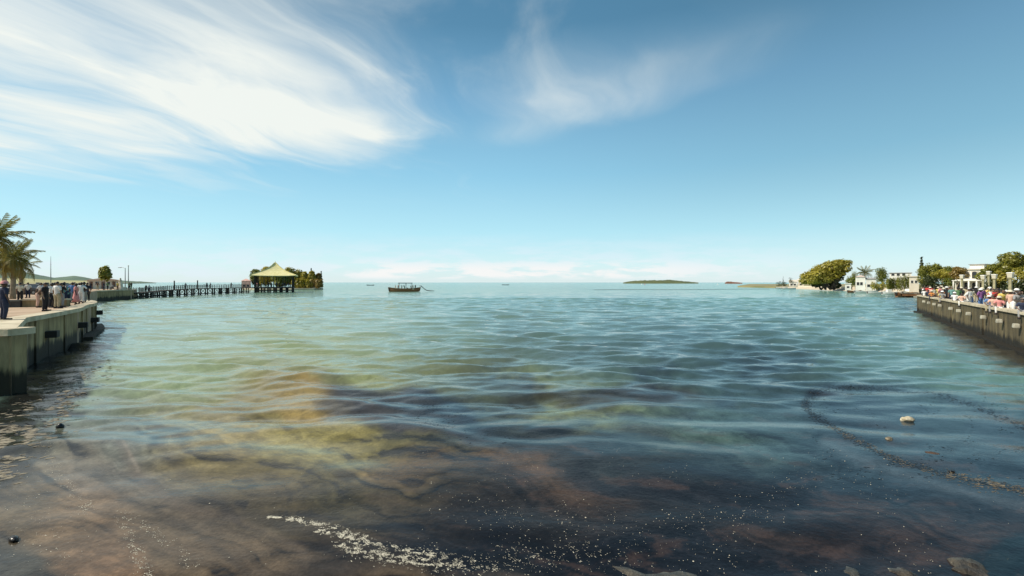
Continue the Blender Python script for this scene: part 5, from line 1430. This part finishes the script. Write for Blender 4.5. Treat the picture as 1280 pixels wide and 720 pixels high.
def clump(P, s, rs, keep=.5, sc_=14.0):
    n_ = vnoise(P[:, 0]/sc_+100, P[:, 1]/sc_*1.8+100, s, 3); return P[n_ > np.quantile(n_, keep)]
# sun glitter in the lower middle painted as pale flecks, with foam beside it
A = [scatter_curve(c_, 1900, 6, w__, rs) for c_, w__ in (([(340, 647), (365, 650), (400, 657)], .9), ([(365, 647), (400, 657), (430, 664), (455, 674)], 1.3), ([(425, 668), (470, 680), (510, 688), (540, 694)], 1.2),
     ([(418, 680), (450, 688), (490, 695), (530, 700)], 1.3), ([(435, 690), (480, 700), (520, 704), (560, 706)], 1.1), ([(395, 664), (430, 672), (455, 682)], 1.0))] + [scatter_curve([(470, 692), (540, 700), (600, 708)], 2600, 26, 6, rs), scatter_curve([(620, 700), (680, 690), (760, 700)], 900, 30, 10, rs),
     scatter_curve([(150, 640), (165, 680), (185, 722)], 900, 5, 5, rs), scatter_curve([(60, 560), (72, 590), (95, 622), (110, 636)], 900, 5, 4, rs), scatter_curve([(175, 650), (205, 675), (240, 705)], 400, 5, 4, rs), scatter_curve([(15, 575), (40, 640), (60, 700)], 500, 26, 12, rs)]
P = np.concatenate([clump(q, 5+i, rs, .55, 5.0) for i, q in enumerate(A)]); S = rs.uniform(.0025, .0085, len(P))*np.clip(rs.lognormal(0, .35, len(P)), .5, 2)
flecks('glitter_foam_flecks', px_to_xy(P), S, M_foam, 'streaks of pale flecks for painted sun glitter and foam over the brown oil', 'foam', 2.8, .12, -.45)
# scattered bubbles and painted sun sparkles over the dark oil
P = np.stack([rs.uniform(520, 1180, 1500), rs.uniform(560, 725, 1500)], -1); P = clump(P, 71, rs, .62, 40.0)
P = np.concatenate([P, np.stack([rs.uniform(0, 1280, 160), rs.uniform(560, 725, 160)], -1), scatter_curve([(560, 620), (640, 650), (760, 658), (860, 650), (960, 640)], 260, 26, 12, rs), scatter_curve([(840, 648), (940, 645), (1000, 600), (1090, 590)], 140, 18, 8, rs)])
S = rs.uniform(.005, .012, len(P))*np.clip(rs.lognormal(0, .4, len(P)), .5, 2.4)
flecks('bubbles', px_to_xy(P), S, M_foam, 'small white dots for bubbles and painted sun sparkle over the dark oil in the foreground', 'bubbles', 1.1, .4)
# scum against the left wall
P = np.concatenate([scatter_curve([(128, 458), (105, 475), (75, 495), (45, 520), (10, 550), (-20, 570)], 1500, 16, 6, rs), scatter_curve([(80, 500), (40, 540), (0, 590)], 600, 18, 9, rs)])
P = clump(P, 31, rs, .62, 12.0); S = rs.uniform(.02, .10, len(P))
flecks('scum', px_to_xy(P), S, M_scum, 'brown scum and scraps gathered along the foot of the left quay', 'scum', 2.4, .06, .55)
P = np.concatenate([scatter_curve([(120, 440), (100, 470), (60, 505), (10, 545)], 600, 22, 9, rs), scatter_curve(RING, 2200, 3.2, 1.6, rs), clump(np.stack([rs.uniform(1015, 1290, 1500), rs.uniform(488, 600, 1500)], -1), 55, rs, .75, 22.0), scatter_curve([(450, 480), (520, 500), (560, 530), (640, 545)], 160, 22, 9, rs)])
S = rs.uniform(.008, .034, len(P))*np.where(P[:, 0] < 200, 2.0, 1.0)
flecks('tar_scraps', px_to_xy(P), S, M_tar, 'small black tar scraps along the scum line and the left quay', 'tar', 2.6, .10, -.1)
P = np.concatenate([clump(scatter_curve(RING[:6], 2400, 5, 2.0, rs), 61, rs, .45, 6.0), clump(scatter_curve(RING[:3], 1800, 9, 3.2, rs), 62, rs, .45, 6.0), scatter_curve(RING, 260, 3, 1.5, rs)]); S = rs.uniform(.006, .024, len(P))
P, S = P[::2], S[::2]
flecks('weed_line', px_to_xy(P), S, mat('drift_weed', (0.05, 0.038, 0.022), 0.6, scale=3, col2=(0.26, 0.20, 0.12), obj=False), 'curved drift line of weed and scum on the right', 'drift line', 2.4, .12, -.3)
print('objects', len(bpy.data.objects))
